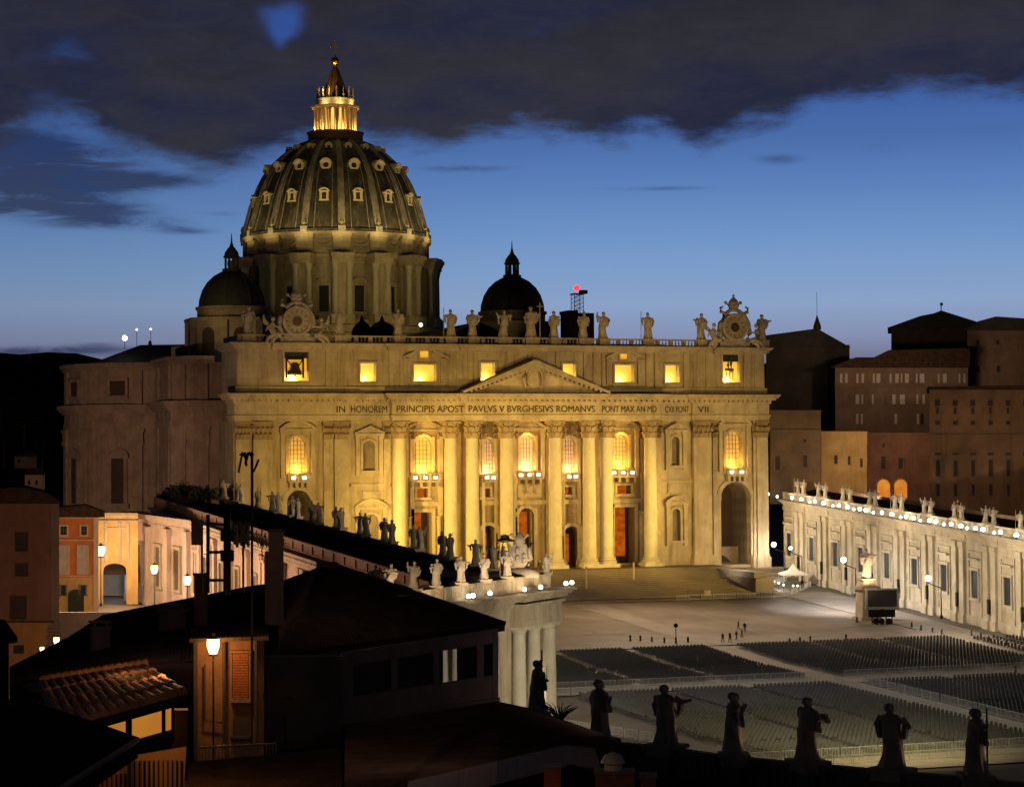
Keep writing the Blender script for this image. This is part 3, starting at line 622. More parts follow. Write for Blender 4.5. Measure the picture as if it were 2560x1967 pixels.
# --- clock crests at both ends of the attic
def crest(px, mirror=1):
    X = fx(px, -.3); T = Matrix.Translation((X, -.3, 47.4))
    b = MB(T); b.box(-3.4, 3.4, -.6, .9, 0, 1.2); b.box(-2.6, 2.6, -.5, .8, 1.2, 1.9)
    cz = 4.3; n = 32
    for r0, r1, y0 in ((2.45, 2.95, -.95), (1.15, 2.45, -.6), (1.0, 1.2, -.8)):
        for i in range(n):
            a, c = 2*pi*i/n, 2*pi*(i+1)/n
            b.wallpoly([(r0*sin(a), cz+r0*cos(a)), (r1*sin(a), cz+r1*cos(a)), (r1*sin(c), cz+r1*cos(c)), (r0*sin(c), cz+r0*cos(c))], y0, .5)
    for s in (-1, 1):                                            # volutes hugging the dial
        b.tube([(s*3.0, -.2, 1.6), (s*3.5, -.3, 3.0), (s*3.2, -.3, 5.2), (s*2.3, -.3, 6.8), (s*1.2, -.3, 7.7), (s*.5, -.3, 8.0)], [.6, .55, .5, .45, .4, .3], 10)
        b.tube([(s*2.3, -.3, 7.2), (s*3.1, -.3, 7.6), (s*3.2, -.3, 8.3), (s*2.6, -.3, 8.6)], [.35, .4, .3, .2], 8)
        b.tube([(s*1.9, .2, 7.0), (-s*1.5, .2, 9.3)], .18, 6); b.ball((-s*1.7, .2, 9.5), .38, 8, 6)
    b.lathe([(.9, 7.6), (1.15, 8.0), (.95, 8.4), (1.2, 8.7), (1.0, 9.2), (1.1, 9.5), (.8, 10.0), (.35, 10.5), (.15, 10.7)], 14, 0, 0)
    b.ball((0, 0, 10.95), .3, 8, 6)
    cr = b.build('clock_crest', statm, BAS, 45)
    d = MB(T); d.add([(2.42*sin(2*pi*i/n), -.62, cz+2.42*cos(2*pi*i/n)) for i in range(n)], [tuple(range(n))]); d.build('dial', stone2, cr)
    d = MB(T)
    d.add([(1.05*sin(2*pi*i/n), -.66, cz+1.05*cos(2*pi*i/n)) for i in range(n)], [tuple(range(n))])
    for i in range(12):
        a = 2*pi*i/12; p, q = 1.65, 2.2
        w = .09; dx, dz = cos(a)*w, -sin(a)*w
        d.add([(p*sin(a)-dx, -.645, cz+p*cos(a)-dz), (q*sin(a)-dx, -.645, cz+q*cos(a)-dz), (q*sin(a)+dx, -.645, cz+q*cos(a)+dz), (p*sin(a)+dx, -.645, cz+p*cos(a)+dz)], [(0, 1, 2, 3)])
    d.build('numerals', bronze, cr)
    for s in (-1, 1):                                            # reclining winged figures either side
        d = MB(T)
        d.tube([(s*3.4, -.7, 1.5), (s*4.6, -.9, 1.6), (s*5.2, -.8, 2.8), (s*4.9, -.7, 4.0)], [.55, .7, .62, .38], 10); d.ball((s*4.85, -.75, 4.65), .42, 10, 8, 1.15)
        d.tube([(s*4.6, -.9, 1.6), (s*5.9, -1.0, .9), (s*6.6, -1.2, -.6)], [.6, .42, .2], 8); d.tube([(s*4.3, -.9, 1.3), (s*5.2, -1.3, .2), (s*5.3, -1.4, -1.3)], [.55, .38, .18], 8)
        d.tube([(s*5.1, -.8, 3.7), (s*4.2, -1.1, 3.1), (s*3.3, -.9, 3.5)], [.26, .2, .14], 8); d.tube([(s*5.2, -.7, 3.7), (s*6.0, -.8, 3.0), (s*6.3, -.8, 2.2)], [.26, .2, .13], 8)
        d.loft([[(s*5.3, -.3, 3.6), (s*5.6, -.3, 3.2), (s*5.7, 0, 3.2), (s*5.4, 0, 3.6)], [(s*6.2, -.1, 4.6), (s*6.7, -.1, 3.8), (s*6.7, .1, 3.8), (s*6.2, .1, 4.6)], [(s*6.5, 0, 5.6), (s*6.7, 0, 5.4), (s*6.7, .1, 5.4), (s*6.5, .1, 5.6)]])
        d.build('angel_figure', statm, cr, 50)
crest(742.5); crest(1838)

# --- body of the church behind the facade
def mass(outl, z_levels, name, material, parent):
    b = MB()
    for z0, z1, d in z_levels:
        P = outl; n = len(P); Q = []
        for i in range(n):                                       # simple outward offset
            a, p, c = Vector(P[i-1]), Vector(P[i]), Vector(P[(i+1) % n]); e1 = (p-a).normalized(); e2 = (c-p).normalized()
            n1 = Vector((e1.y, -e1.x)); n2 = Vector((e2.y, -e2.x)); k = (n1+n2); k = k/max(k.length_squared/2, .3); Q.append(tuple(p+k*d))
        b.prism(Q, z0, z1)
    return b.build(name, material, parent)
ap = [(-49+22*cos(a), 137+22*sin(a)) for a in [radians(270-180*i/14) for i in range(15)]]
south = [(-37, 10), (-37, 40), (-39, 40), (-39, 78), (-50, 78), (-54, 84), (-54, 104), (-49, 112)]+ap[0:]+[(-49, 165), (0, 165), (0, 10)]
south = [tuple(map(float, p)) for p in south][::-1]
LV = [(-1.2, 32.2, 0), (32.2, 33.6, .25), (33.6, 36, 0.0), (36, 36.6, .7), (36.6, 37.2, 1.3), (37.2, 38.2, 1.9), (38.2, 46.6, -.3), (46.6, 47.4, .5), (47.4, 48.4, 1.2)]
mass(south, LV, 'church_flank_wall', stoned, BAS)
north = [(0, 10), (37, 10), (37, 78), (50, 78), (54, 84), (54, 104), (49, 115), (60, 118), (70, 130), (70, 144), (60, 158), (49, 165), (0, 165)]
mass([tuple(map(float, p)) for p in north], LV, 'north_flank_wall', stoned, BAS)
# flank pilasters, windows and niches (modelled proud of the curved wall)
def on_flank(p, q, t, name, mk, material=stoned):
    a, c = Vector((*p, 0)), Vector((*q, 0)); d = (c-a).normalized(); nrm = Vector((-d.y, d.x, 0)) ; o = a+(c-a)*t
    M = Matrix(((d.x, nrm.x, 0, o.x), (d.y, nrm.y, 0, o.y), (0, 0, 1, 0), (0, 0, 0, 1))); b = MB(M); mk(b); return b.build(name, material, BAS)
def fl_pil(b):
    b.box(-1.3, 1.3, -.7, .3, -1, 28.2); b.box(-1.6, 1.6, -1.0, .3, 28.2, 29.2); b.box(-1.45, 1.45, -.85, .3, 29.2, 31.4); b.box(-1.8, 1.8, -1.15, .3, 31.4, 32.2); b.box(-1.2, 1.2, -.5, .3, 38.3, 46.6)
def fl_frame(b):
    for s in (-1, 1): b.box(s*2.0, s*2.7, -.4, .4, 40.5, 44)
    b.box(-2.7, 2.7, -.5, .4, 44, 44.8); b.box(-2.7, 2.7, -.5, .4, 39.6, 40.4)
def fl_low(b):
    for s in (-1, 1): b.box(s*1.6, s*2.5, -.5, .4, 14, 25)
    b.box(-3, 3, -.8, .4, 25, 26); b.box(-3, 3, -.8, .4, 12.8, 14); seg_ped(b, 0, 6, 26, 1.6, -.9, .4)
def fl_hole(b): b.box(-1.6, 1.6, -.06, .3, 14, 25)
def fl_hole2(b): b.box(-2.0, 2.0, .1, .5, 40.5, 44)
segs = [((-54, 84), (-54, 104)), ((-50, 78), (-54, 84))]
for i in range(0, 12): 
    a, c = ap[i], ap[i+1]
    if i in (1, 4, 6, 9): on_flank(c, a, .5, 'pilaster', fl_pil)
    if i in (2, 5, 7, 10):
        if i in (2, 5, 10): on_flank(c, a, .5, 'window_frame', fl_frame); on_flank(c, a, .5, 'window_frame', fl_low); on_flank(c, a, .5, 'window', fl_hole, voidm); on_flank(c, a, .5, 'window', fl_hole2, voidm)
for p, q, T in (((-50, 78), (-39, 78), (.2, .7)), ((-54, 104), (-54, 84), (.15, .85)), ((-54, 84), (-50, 78), (.5,)), ((-39, 78), (-39, 40), (.1, .3, .6, .9)), ((-37, 40), (-37, 10), (.2, .5, .8))):
    for k in T: on_flank(q, p, 1-k, 'pilaster', fl_pil)
on_flank((-49, 115), (-54, 104), .5, 'window_frame', fl_frame)
# roofs of nave, aisles and south arm
def hip(pts, z0, top, name, material=leadd, parent=BAS):
    b = MB(); n = len(pts); b.add([(*p, z0) for p in pts]+[tuple(q) for q in top], [tuple(range(n))]+([(i, (i+1) % n, n) for i in range(n)] if len(top) == 1 else []))
    if len(top) == 2:
        b.f = [tuple(range(n-1, -1, -1)), (0, 1, n), (1, 2, n+1, n), (2, 3, n+1), (3, 0, n, n+1)]
    return b.build(name, material, parent)
hip([(-15, 20), (15, 20), (15, 115), (-15, 115)], 47, [(0, 20.2, 53.5), (0, 114, 53.5)], 'nave_roof')
hip([(-16, 22), (-16, 22.01), (-36, 110), (-36, 22)], 47.6, [(-26, 40, 49.8)], 'aisle_roof')
hip([(-14, 117), (-14, 157), (-66, 153), (-66, 121)], 48.2, [(-20, 137, 54.6), (-52, 137, 53.8)], 'south_arm_roof')
hip([(14, 117), (14, 157), (66, 153), (66, 121)], 48.2, [(20, 137, 56.5), (52, 137, 55.8)], 'north_arm_roof')
b = MB(); q = onY(375, 860, 137); b.lathe([(3.2, 47), (3.2, 50.6), (3.6, 50.8), (3.0, 52.0), (1.6, 53.2), (.5, 53.9), (.4, 54.6), (.1, 55)], 12, q.x, 137); b.build('roof_cupola', leadd, BAS, 40)
b = MB(); b.box(-46.5, -30, 118, 124, 47, 52.6); b.build('roof_terrace_wall', stoned, BAS)

# --- great dome
DX, DY = -.5, 137.
AX0 = -pi/2                                                     # axis bay faces the piazza
b = MB(); b.lathe([(27, 46.5), (27, 56), (28, 56.3), (28, 58.0), (25.5, 58.2), (25.5, 59.5)], 64, DX, DY); b.build('dome_base', stone2, BAS, 40)
b = MB()
b.lathe([(22.3, 59.4), (22.3, 73.6), (22.7, 73.8), (22.7, 75.0), (23.6, 75.4), (23.9, 76.3)], 96, DX, DY)
b.lathe([(23.5, 76.2), (23.5, 76.9), (23.6, 77.0), (23.5, 80.4), (24.0, 80.6), (24.3, 80.9), (25.0, 81.4), (25.0, 81.8), (24.3, 81.9)], 96, DX, DY)
DR = b.build('drum', stone2, BAS, 35)
for i in range(16):
    a = AX0+pi/16+i*pi/8; M = Matrix.Translation((DX, DY, 0)) @ Matrix.Rotation(a, 4, 'Z'); b = MB(M)
    b.box(22, 26.3, -1.5, 1.5, 59.4, 73.5); b.box(21.9, 28.1, -2.9, 2.9, 58.2, 60.6); b.box(21.8, 27.6, -2.6, 2.6, 73.5, 74.5); b.box(21.7, 27.9, -2.7, 2.7, 74.5, 75.2); b.box(21.6, 28.3, -3.0, 3.0, 75.2, 76.1)
    b.box(23.4, 24.3, -2.3, 2.3, 77.1, 80.4); b.box(23.4, 24.8, -2.6, 2.6, 80.42, 81.5)
    b.build('buttress', stone2, DR)
    b = MB(M)
    for s in (-1, 1):
        b.lathe([(1.0, 60.6), (.95, 61.4), (.8, 61.6), (.78, 66), (.7, 71.4), (.75, 71.6), (1.05, 73.2), (1.1, 73.5)], 14, 26.3, s*1.75)
    b.build('paired_columns', stonec, DR, 40)
    # window bay between the buttresses
    M2 = Matrix.Translation((DX, DY, 0)) @ Matrix.Rotation(a+pi/16+pi/2, 4, 'Z'); b = MB(M2)
    yf = -22.95
    for s in (-1, 1): b.box(s*1.25, s*1.75, yf, -22, 61.6, 68.2)
    b.box(-2.0, 2.0, yf-.1, -22, 68.2, 68.9); b.box(-1.9, 1.9, yf-.1, -22, 60.9, 61.6)
    if i % 2: seg_ped(b, 0, 4.6, 68.9, 1.3, yf-.35, -22)
    else: tri_ped(b, 0, 4.6, 68.9, 1.4, yf-.35, -22)
    b.box(-2.6, 2.6, -23.85, -23.3, 77.6, 78.0); b.box(-2.6, 2.6, -23.8, -23.3, 79.6, 79.9)
    b.tube([(-2.3, -23.8, 79.5), (-1.2, -23.9, 78.6), (0, -23.95, 78.3), (1.2, -23.9, 78.6), (2.3, -23.8, 79.5)], .26, 6)
    w = b.build('drum_window', stone2, DR)
    b = MB(M2); b.box(-1.25, 1.25, -22.5, -22, 61.6, 68.2); b.build('pane', glassd, w)
PROF = [(24.3, 81.8), (24.0, 83.5), (23.0, 86.8), (22.1, 90.2), (20.9, 93.2), (19.9, 95.7), (18.7, 98), (17.3, 100.1), (15.6, 102), (13.7, 103.8), (11.5, 105.5), (9.4, 106.7), (7.2, 107.6)]
def rz(z):
    for (r0, a), (r1, c) in zip(PROF, PROF[1:]):
        if a <= z <= c: return r0+(r1-r0)*(z-a)/(c-a)
    return PROF[-1][0]
b = MB(); b.lathe([(24.7, 81.8), (24.7, 82.5), (24.3, 82.6)]+PROF, 128, DX, DY); DOME = b.build('dome', lead, BAS, 60)
for i in range(16):
    a = AX0+pi/16+i*pi/8; b = MB(Matrix.Translation((DX, DY, 0)) @ Matrix.Rotation(a, 4, 'Z')); rings = []; r2 = []
    for r, z in PROF:
        w = .38+.50*(r/25); rings.append([(r-.4, -w, z), (r+.4, -w, z), (r+.4, w, z), (r-.4, w, z)]); r2.append([(r, -w*.35, z), (r+.7, -w*.3, z), (r+.7, w*.3, z), (r, w*.35, z)])
    b.loft(rings); b.loft(r2); b.box(23.5, 25.0, -.9, .9, 81.75, 83.2); b.lathe([(.5, 83.2), (.28, 83.5), (.5, 84.1), (.12, 85.2)], 8, 24.4, 0)
    b.build('rib', ribm, DOME, 30)
for tier, (z, sc) in enumerate(((91.4, 1.0), (99.3, 1.05), (104.8, .66))):
    r = rz(z)
    for i in range(16):
        a = AX0+i*pi/8; M = Matrix.Translation((DX, DY, z)) @ Matrix.Rotation(a+pi/2, 4, 'Z'); b = MB(M); yf = -r-.55*sc
        if tier == 0:
            for s in (-1, 1): b.box(s*.55, s*1.15, yf, yf+3, -1.3, .9)
            seg_ped(b, 0, 2.8, .9, .8, yf-.3, yf+3.5, .4); b.box(-1.3, 1.3, yf-.1, yf+2.6, -1.7, -1.3); b.box(-.55, .55, yf, yf+2, .55, .9)
        else:
            n = 16; 
            for k in range(n):
                p, q = 2*pi*k/n, 2*pi*(k+1)/n; r0, r1 = .7*sc, 1.35*sc
                b.wallpoly([(r0*sin(p), r0*cos(p)), (r1*sin(p), r1*cos(p)), (r1*sin(q), r1*cos(q)), (r0*sin(q), r0*cos(q))], yf-.1, yf+2.8*sc)
            seg_ped(b, 0, 3.0*sc, .4*sc, 1.25*sc, yf-.6*sc, yf+2.5*sc, .45*sc)
        w = b.build('dormer', pale, DOME, 30)
        b = MB(M); h = .9 if tier == 0 else .65*sc; b.box(-.55 if tier == 0 else -.6*sc, .55 if tier == 0 else .6*sc, yf+.5, yf+.8, -1.2 if tier == 0 else -h, h*.6); b.build('dormer_opening', voidm, w)
    # raised lead panels between ribs
for i in range(16):
    a = AX0+i*pi/8; b = MB(Matrix.Translation((DX, DY, 0)) @ Matrix.Rotation(a, 4, 'Z'))
    for s in (-1, 1):
        rr = []
        for r, z in PROF[:8]:
            w = r*.095; rr.append([(r-.2, s*w-.09, z), (r+.16, s*w-.09, z), (r+.16, s*w+.09, z), (r-.2, s*w+.09, z)])
        b.loft(rr)
    b.build('panel_moulding', ribm, DOME)
# lantern
b = MB(); b.lathe([(7.0, 106.6), (7.5, 106.9), (7.5, 107.4), (7.2, 107.5), (7.2, 109.5), (7.5, 109.7), (7.5, 110.0), (6.4, 110.1)], 48, DX, DY); LA = b.build('lantern', brickm, BAS, 40)
b = MB(); b.lathe([(4.0, 110), (4.0, 116.3)], 32, DX, DY); b.build('lantern_core', e_lant, LA, 60)
for i in range(16):
    a = AX0+pi/16+i*pi/8; M = Matrix.Translation((DX, DY, 0)) @ Matrix.Rotation(a, 4, 'Z'); b = MB(M)
    b.box(4.0, 5.0, -.2, .2, 110.05, 116.0)
    for s in (-1, 1): b.lathe([(.34, 110.05), (.27, 110.5), (.24, 115.4), (.36, 116.0)], 8, 5.35, s*.42)
    b.box(4.9, 5.8, -.75, .75, 115.95, 116.25); b.build('lantern_columns', stone2, LA, 40)
    b = MB(M); b.lathe([(.28, 118.9), (.16, 119.2), (.26, 119.7), (.12, 120.2), (.2, 120.8), (.03, 121.9)], 8, 4.75, 0); b.build('candelabrum', stone2, LA, 40)
b = MB(); b.lathe([(4.6, 116.2), (6.2, 116.3), (6.4, 116.8), (5.2, 116.9), (4.9, 117.3), (4.9, 118.3), (5.1, 118.5), (5.1, 118.8), (3.6, 119.0)], 40, DX, DY); b.build('lantern_cornice', stone2, LA, 40)
b = MB(); b.lathe([(3.5, 118.9), (3.3, 120.0), (2.6, 121.8), (1.9, 123.6), (1.25, 125.4), (.8, 126.9), (.5, 127.4), (.35, 127.8)], 24, DX, DY)
for i in range(8):
    a = AX0+i*pi/4; b.tube([(DX+3.4*cos(a), DY+3.4*sin(a), 119.6), (DX+2.0*cos(a), DY+2.0*sin(a), 123.6), (DX+.9*cos(a), DY+.9*sin(a), 126.8)], [.22, .2, .12], 6)
b.build('spire', bronze, LA, 40)
b = MB(); b.ball((DX, DY, 128.9), 1.2, 20, 14); b.build('orb', gold, LA, 60)
b = MB(); b.box(DX-.16, DX+.16, DY-.12, DY+.12, 130, 134.6); b.box(DX-1.15, DX+1.15, DY-.13, DY+.13, 132.6, 132.95)
for p in ((-1.15, 132.78), (1.15, 132.78), (0, 134.6)): b.ball((DX+p[0], DY, p[1]), .24, 8, 6)
b.build('cross', greym, LA)

def minor_dome(cx, cy, k):
    b = MB(); o = [(cx+11*cos(pi/8+i*pi/4), cy+11*sin(pi/8+i*pi/4)) for i in range(8)]
    b.prism(o, 45, 57.6); b.prism([(cx+(p-cx)*1.06, cy+(q-cy)*1.06) for p, q in o], 57.6, 58.4); b.lathe([(8.3, 58.4), (8.3, 60.4), (8.7, 60.6), (8.7, 61.2), (8.0, 61.3)], 40, cx, cy)
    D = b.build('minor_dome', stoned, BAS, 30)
    b = MB(); b.lathe([(7.9, 61.2), (7.75, 63), (7.0, 65.4), (5.8, 67.3), (4.1, 68.9), (2.2, 69.9), (1.9, 70)], 40, cx, cy)
    b.build('cap', leadd, D, 60)
    for i in range(8):
        a = pi/8+i*pi/4; b = MB(Matrix.Translation((cx, cy, 0)) @ Matrix.Rotation(a, 4, 'Z'))
        b.loft([[(r-.2, -.25, z), (r+.2, -.25, z), (r+.2, .25, z), (r-.2, .25, z)] for r, z in ((7.9, 61.2), (7.75, 63), (7.0, 65.4), (5.8, 67.3), (4.1, 68.9), (2.2, 69.9))]); b.build('rib', leadd, D)
        b = MB(Matrix.Translation((cx, cy, 0)) @ Matrix.Rotation(i*pi/4+pi/2, 4, 'Z')); A = pane_poly(-1.7, 1.7, 47.5, 56, True); b.wallpoly(A, -10.25, -10.1); b.build('arched_opening', voidm, D)
        b = MB(Matrix.Translation((cx, cy, 0)) @ Matrix.Rotation(pi/8+i*pi/4, 4, 'Z')); b.box(10.3, 11.3, -1.0, 1.0, 46, 57.6); b.build('pilaster', stoned, D)
    b = MB(); b.lathe([(2.3, 69.7), (2.3, 70.5), (1.9, 70.6)], 16, cx, cy)
    for i in range(8): a = i*pi/4+.2; b.lathe([(.3, 70.5), (.26, 73.2)], 6, cx+1.55*cos(a), cy+1.55*sin(a))
    b.lathe([(1.9, 73.2), (2.1, 73.5), (1.8, 73.7), (1.7, 74.4), (1.1, 75.3), (.5, 76.0), (.2, 77.2), (.06, 79.2)], 16, cx, cy); b.build('lantern', leadd, D, 40)
minor_dome(-36, 101, -1); minor_dome(35.8, 101, 1)
for px, py, r_ in ((905, 835, 2.3), (955, 835, 3.2)):              # small dark cupolas on the nave roof
    q = onY(px, py, 45); b = MB(); b.lathe([(r_, 46), (r_, q.z+.2), (r_*.9, q.z+1.2), (r_*.6, q.z+2.2), (.5, q.z+2.9), (.3, q.z+3.6), (.05, q.z+4.2)], 16, q.x, 45); b.build('small_cupola', leadd, BAS, 50)

# ---- floodlighting of the church (unseen spots without fixtures, placed for the light they give)
YEL = (1, .625, .13); YG = (1, .73, .27); WARM = (1, .62, .34)
for x_, y_, z_, p, tx, tz, sz in ((-53, -33, 14.5, 2.2, -2, 16, 62), (-52, -70, 8, 1.5, -30, 19, 60), (-30, -60, 3, .5, -8, 14, 60), (52, -33, 14, 1.6, 6, 16, 62), (51, -70, 8, 1.35, 36, 18, 60), (34, -60, 3, .4, 14, 14, 60)):
    lamp('SPOT', (x_, y_, z_), 92000*p, YEL, (tx, 0, tz), sz, 1, 1.0)
for x_, p in ((-30, 1.0), (24, .5)):
    lamp('SPOT', (x_, -12, 2.6), 2600*p, YG, (x_+3, 0, 14), 95, 1, .6)
for x_ in (-50, 48): lamp('SPOT', (x_, -25, 8), 5000, WARM, (x_, 0, 4), 80, 1, .8)
lamp('SPOT', (-30, -150, 16), 158000, (1, .64, .25), (-12, 0, 46), 46, 1, 1.5); lamp('SPOT', (20, -150, 16), 132000, (1, .64, .25), (34, 0, 46), 42, 1, 1.5)  # added far spots, unseen, to brighten the attic
for i in (-4, -3, -2, -1, 0, 1, 2, 3):                           # on the buttress tops, washing the drum attic and the lead dome
    a = AX0+pi/16+i*pi/8; f = 1.0 if -2 <= i <= 2 else .8
    lamp('SPOT', (DX+30.8*cos(a), DY+30.8*sin(a), 78.2), 3900*f, YG, (DX+20*cos(a), DY+20*sin(a), 95), 105, 1, .5)
for x_, p in ((-66, 1.5), (-32, .9), (20, .9), (44, .7)): lamp('SPOT', (x_, 60, 52), 13500*p, (1, .74, .25), (DX, DY-22, 70), 50, .8, 1)
lamp('SPOT', (-12, 118-60, 56), 13000, YG, (DX, DY-20, 80), 40, .8, 1)
for i in range(8):
    a = AX0+i*pi/4; lamp('POINT', (DX+6.6*cos(a), DY+6.6*sin(a), 110.6), 900, (1, .55, .16), radius=.2)
lamp('SPOT', (DX-6, DY-6, 118.9), 6000, (1, .6, .22), (DX, DY, 126), 80, 1, .2); lamp('SPOT', (DX+4, DY-10, 112), 7000, (1, .6, .15), (DX, DY, 129), 20, 1, .2)
# added unseen spots give the church flank its warm light
lamp('SPOT', (-125, -10, 20), 210000, (1, .57, .36), (-64, 110, 17), 50, 1, 1); lamp('SPOT', (-86, -14, 20), 9000, (1, .62, .34), (-57, 6, 30), 70, 1, .8); lamp('SPOT', (-72, 22, 26), 14000, (1, .5, .32), (-52, 90, 22), 90, 1, 1)
for a_ in (-2.4, -1.6, -.8): lamp('POINT', (DX+6.2*cos(a_), DY+6.2*sin(a_), 117.4), 330, YG, radius=.2)

# ================================================================ STATUES
def statue_proto(seed, arm, prop=None, mt=None, h=3.1, ped=(.5, .5)):
    """robed stone figure, h tall, facing -Y, standing on a small plinth; children: figure, plinth, and what it holds"""
    R = random.Random(seed); b = MB(); n = 22; rings = []; ph = R.uniform(0, 6); lean = R.uniform(-.03, .03)
    prof = [(q_[0], q_[1]*.88, q_[2]*.92) for q_ in ((0, .19, .15), (.04, .195, .155), (.2, .165, .135), (.35, .155, .125), (.48, .165, .125), (.56, .145, .11), (.64, .15, .105), (.72, .172, .105), (.79, .168, .10), (.825, .12, .085), (.845, .055, .055), (.865, .045, .05))]
    for tt, rx, ry in prof:
        cx = lean*sin(tt*5+ph)*1.2; cy = .012*sin(tt*4); fold = .14*max(0, 1-tt*1.25); rg = []
        for i in range(n):
            a = 2*pi*i/n; q = 1+fold*sin(5*a+ph+tt*4)+fold*.7*sin(9*a-ph*2+tt*7)
            rg.append(((cx+rx*q*cos(a))*h, (cy+ry*q*sin(a))*h, tt*h))
        rings.append(rg)
    b.loft(rings)
    hx_ = lean*sin(.9*5+ph)*1.2
    b.loft([[((hx_+r*cos(2*pi*i/12))*h, (-.012*(z > .9)+r*1.12*sin(2*pi*i/12))*h, z*h) for i in range(12)] for r, z in ((.03, .85), (.046, .875), (.056, .905), (.060, .935), (.055, .965), (.035, .99), (.01, 1.0))])
    b.ball((hx_*h, .02*h, .94*h), .064*h, 10, 8, 1.1); b.box((hx_-.011)*h, (hx_+.011)*h, -.082*h, -.05*h, .905*h, .93*h)
    if R.random() < .7: b.loft([[((hx_+r*cos(2*pi*i/8))*h, (-.045+r*sin(2*pi*i/8))*h, z*h) for i in range(8)] for r, z in ((.012, .835), (.035, .87), (.045, .9))])
    A = {'down': [(.16, 0, .79), (.21, .01, .66), (.18, -.06, .52)], 'chest': [(.16, 0, .79), (.22, -.03, .66), (.08, -.14, .70)], 'up': [(.16, 0, .79), (.26, -.02, .80), (.27, -.06, .97)],
         'out': [(.16, 0, .79), (.25, -.05, .72), (.36, -.10, .76)], 'hold': [(.16, 0, .79), (.23, -.03, .68), (.20, -.15, .64)], 'staff': [(.16, 0, .79), (.24, -.03, .70), (.28, -.09, .78)]}
    for s, k in zip((-1, 1), arm):
        P = [(s*(x_+(0 if j else -.01))*h, y_*h, z_*h) for j, (x_, y_, z_) in enumerate(A[k])]
        b.tube(P, [.055*h, .052*h, .024*h], 9); b.ball(P[2], .026*h, 8, 6)
        e = A[k][1]; b.loft([[(s*(e[0]+dx)*h, (e[1]+dy)*h, (e[2]+.02)*h) for dx, dy in ((-.05, -.04), (.02, -.04), (.02, .05), (-.05, .05))], [(s*(e[0]-.02+dx)*h, (e[1]+dy)*h, (e[2]-.2)*h) for dx, dy in ((-.05, -.02), (.0, -.03), (.0, .03), (-.05, .03))]])
    b.loft([[((.02+x_)*h, y_*h, z*h) for x_, y_ in ((-.15, -.14), (.12, -.15), (.14, -.11), (-.13, -.10))] for z, in ((.44,), (.5,))]+[[((.08+x_)*h, y_*h, .77*h) for x_, y_ in ((-.05, -.12), (.06, -.11), (.06, -.05), (-.05, -.06))]])
    root = bpy.data.objects.new('statue', None); S.collection.objects.link(root)
    f = b.build('figure', mt or statm, root, 55); f.location.z = ped[1]
    p = MB(); w = .26*h; p.box(-w, w, -w*.8, w*.8, ped[1]-.18, ped[1]+.02); p.box(-w*.85, w*.85, -w*.68, w*.68, -ped[0], ped[1]-.181); p.build('plinth', stone2, root)
    for s, k in zip((-1, 1), arm):
        g = A[k][2]; X, Y, Z = s*g[0]*h, g[1]*h, g[2]*h+ped[1]; q = MB()
        if prop == 'cross' and k in ('staff', 'up'): q.tube([(X, Y, ped[1]), (X, Y, ped[1]+h*1.12)], .017*h, 6); q.box(X-.11*h, X+.11*h, Y-.015*h, Y+.015*h, ped[1]+.98*h, ped[1]+1.01*h); q.build('cross', mt or statm, root)
        elif prop == 'staff' and k in ('staff', 'up'): q.tube([(X*1.02, Y, ped[1]), (X, Y, ped[1]+h*1.05)], .013*h, 6); q.build('staff', mt or statm, root)
        elif prop == 'book' and k in ('hold', 'chest'): q.M = Matrix.Translation((X, Y, Z+.03*h)) @ Matrix.Rotation(.4*s, 4, 'X'); q.box(-.07*h, .07*h, -.025*h, .025*h, -.06*h, .08*h); q.build('book', mt or statm, root)
        elif prop == 'palm' and k in ('hold', 'out'): q.loft([[(X-.01*h, Y, Z), (X+.01*h, Y, Z), (X+.01*h, Y+.02*h, Z), (X-.01*h, Y+.02*h, Z)], [(X-.04*h+s*.04*h, Y, Z+.16*h), (X+.04*h+s*.04*h, Y, Z+.16*h), (X+.04*h+s*.04*h, Y+.01*h, Z+.16*h), (X-.04*h+s*.04*h, Y+.01*h, Z+.16*h)], [(X+s*.12*h, Y, Z+.30*h), (X+.01*h+s*.12*h, Y, Z+.30*h), (X+.01*h+s*.12*h, Y+.01*h, Z+.30*h), (X+s*.12*h, Y+.01*h, Z+.30*h)]]); q.build('palm_branch', mt or statm, root)
    return root
KINDS = [(('down', 'chest'), 'book'), (('staff', 'down'), 'staff'), (('out', 'chest'), None), (('hold', 'up'), 'palm'), (('chest', 'down'), None), (('down', 'staff'), 'cross'), (('hold', 'out'), 'book'), (('up', 'hold'), None)]
WORD = ['with a book held at the chest', 'leaning on a tall staff', 'stretching one arm sideways', 'raising one hand', 'with a hand on the breast', 'holding a slender cross', 'holding out an open hand', 'lifting an arm high']
PRO = {}
def statue(kind, h, loc, rz, label, group, ped=(.5, .5), variant=0):
    key = (kind, round(h, 1), ped)
    if key not in PRO: PRO[key] = statue_proto(kind*7+3, *KINDS[kind], h=h, ped=ped); o = PRO[key]; tag(o, cat='statue')
    else: o = copy_tree(PRO[key])
    return link(o, loc, rz, label, group)
def nth(i): return ['first', 'second', 'third', 'fourth', 'fifth', 'sixth', 'seventh', 'eighth', 'ninth', 'tenth', 'eleventh', 'twelfth', 'thirteenth', 'fourteenth', 'fifteenth', 'sixteenth', 'seventeenth', 'eighteenth', 'nineteenth', 'twentieth', 'twenty-first', 'twenty-second', 'twenty-third', 'twenty-fourth'][i]
seq = [4, 2, 0, 1, 6, 3, 5, 0, 4, 7, 1, 2, 6]
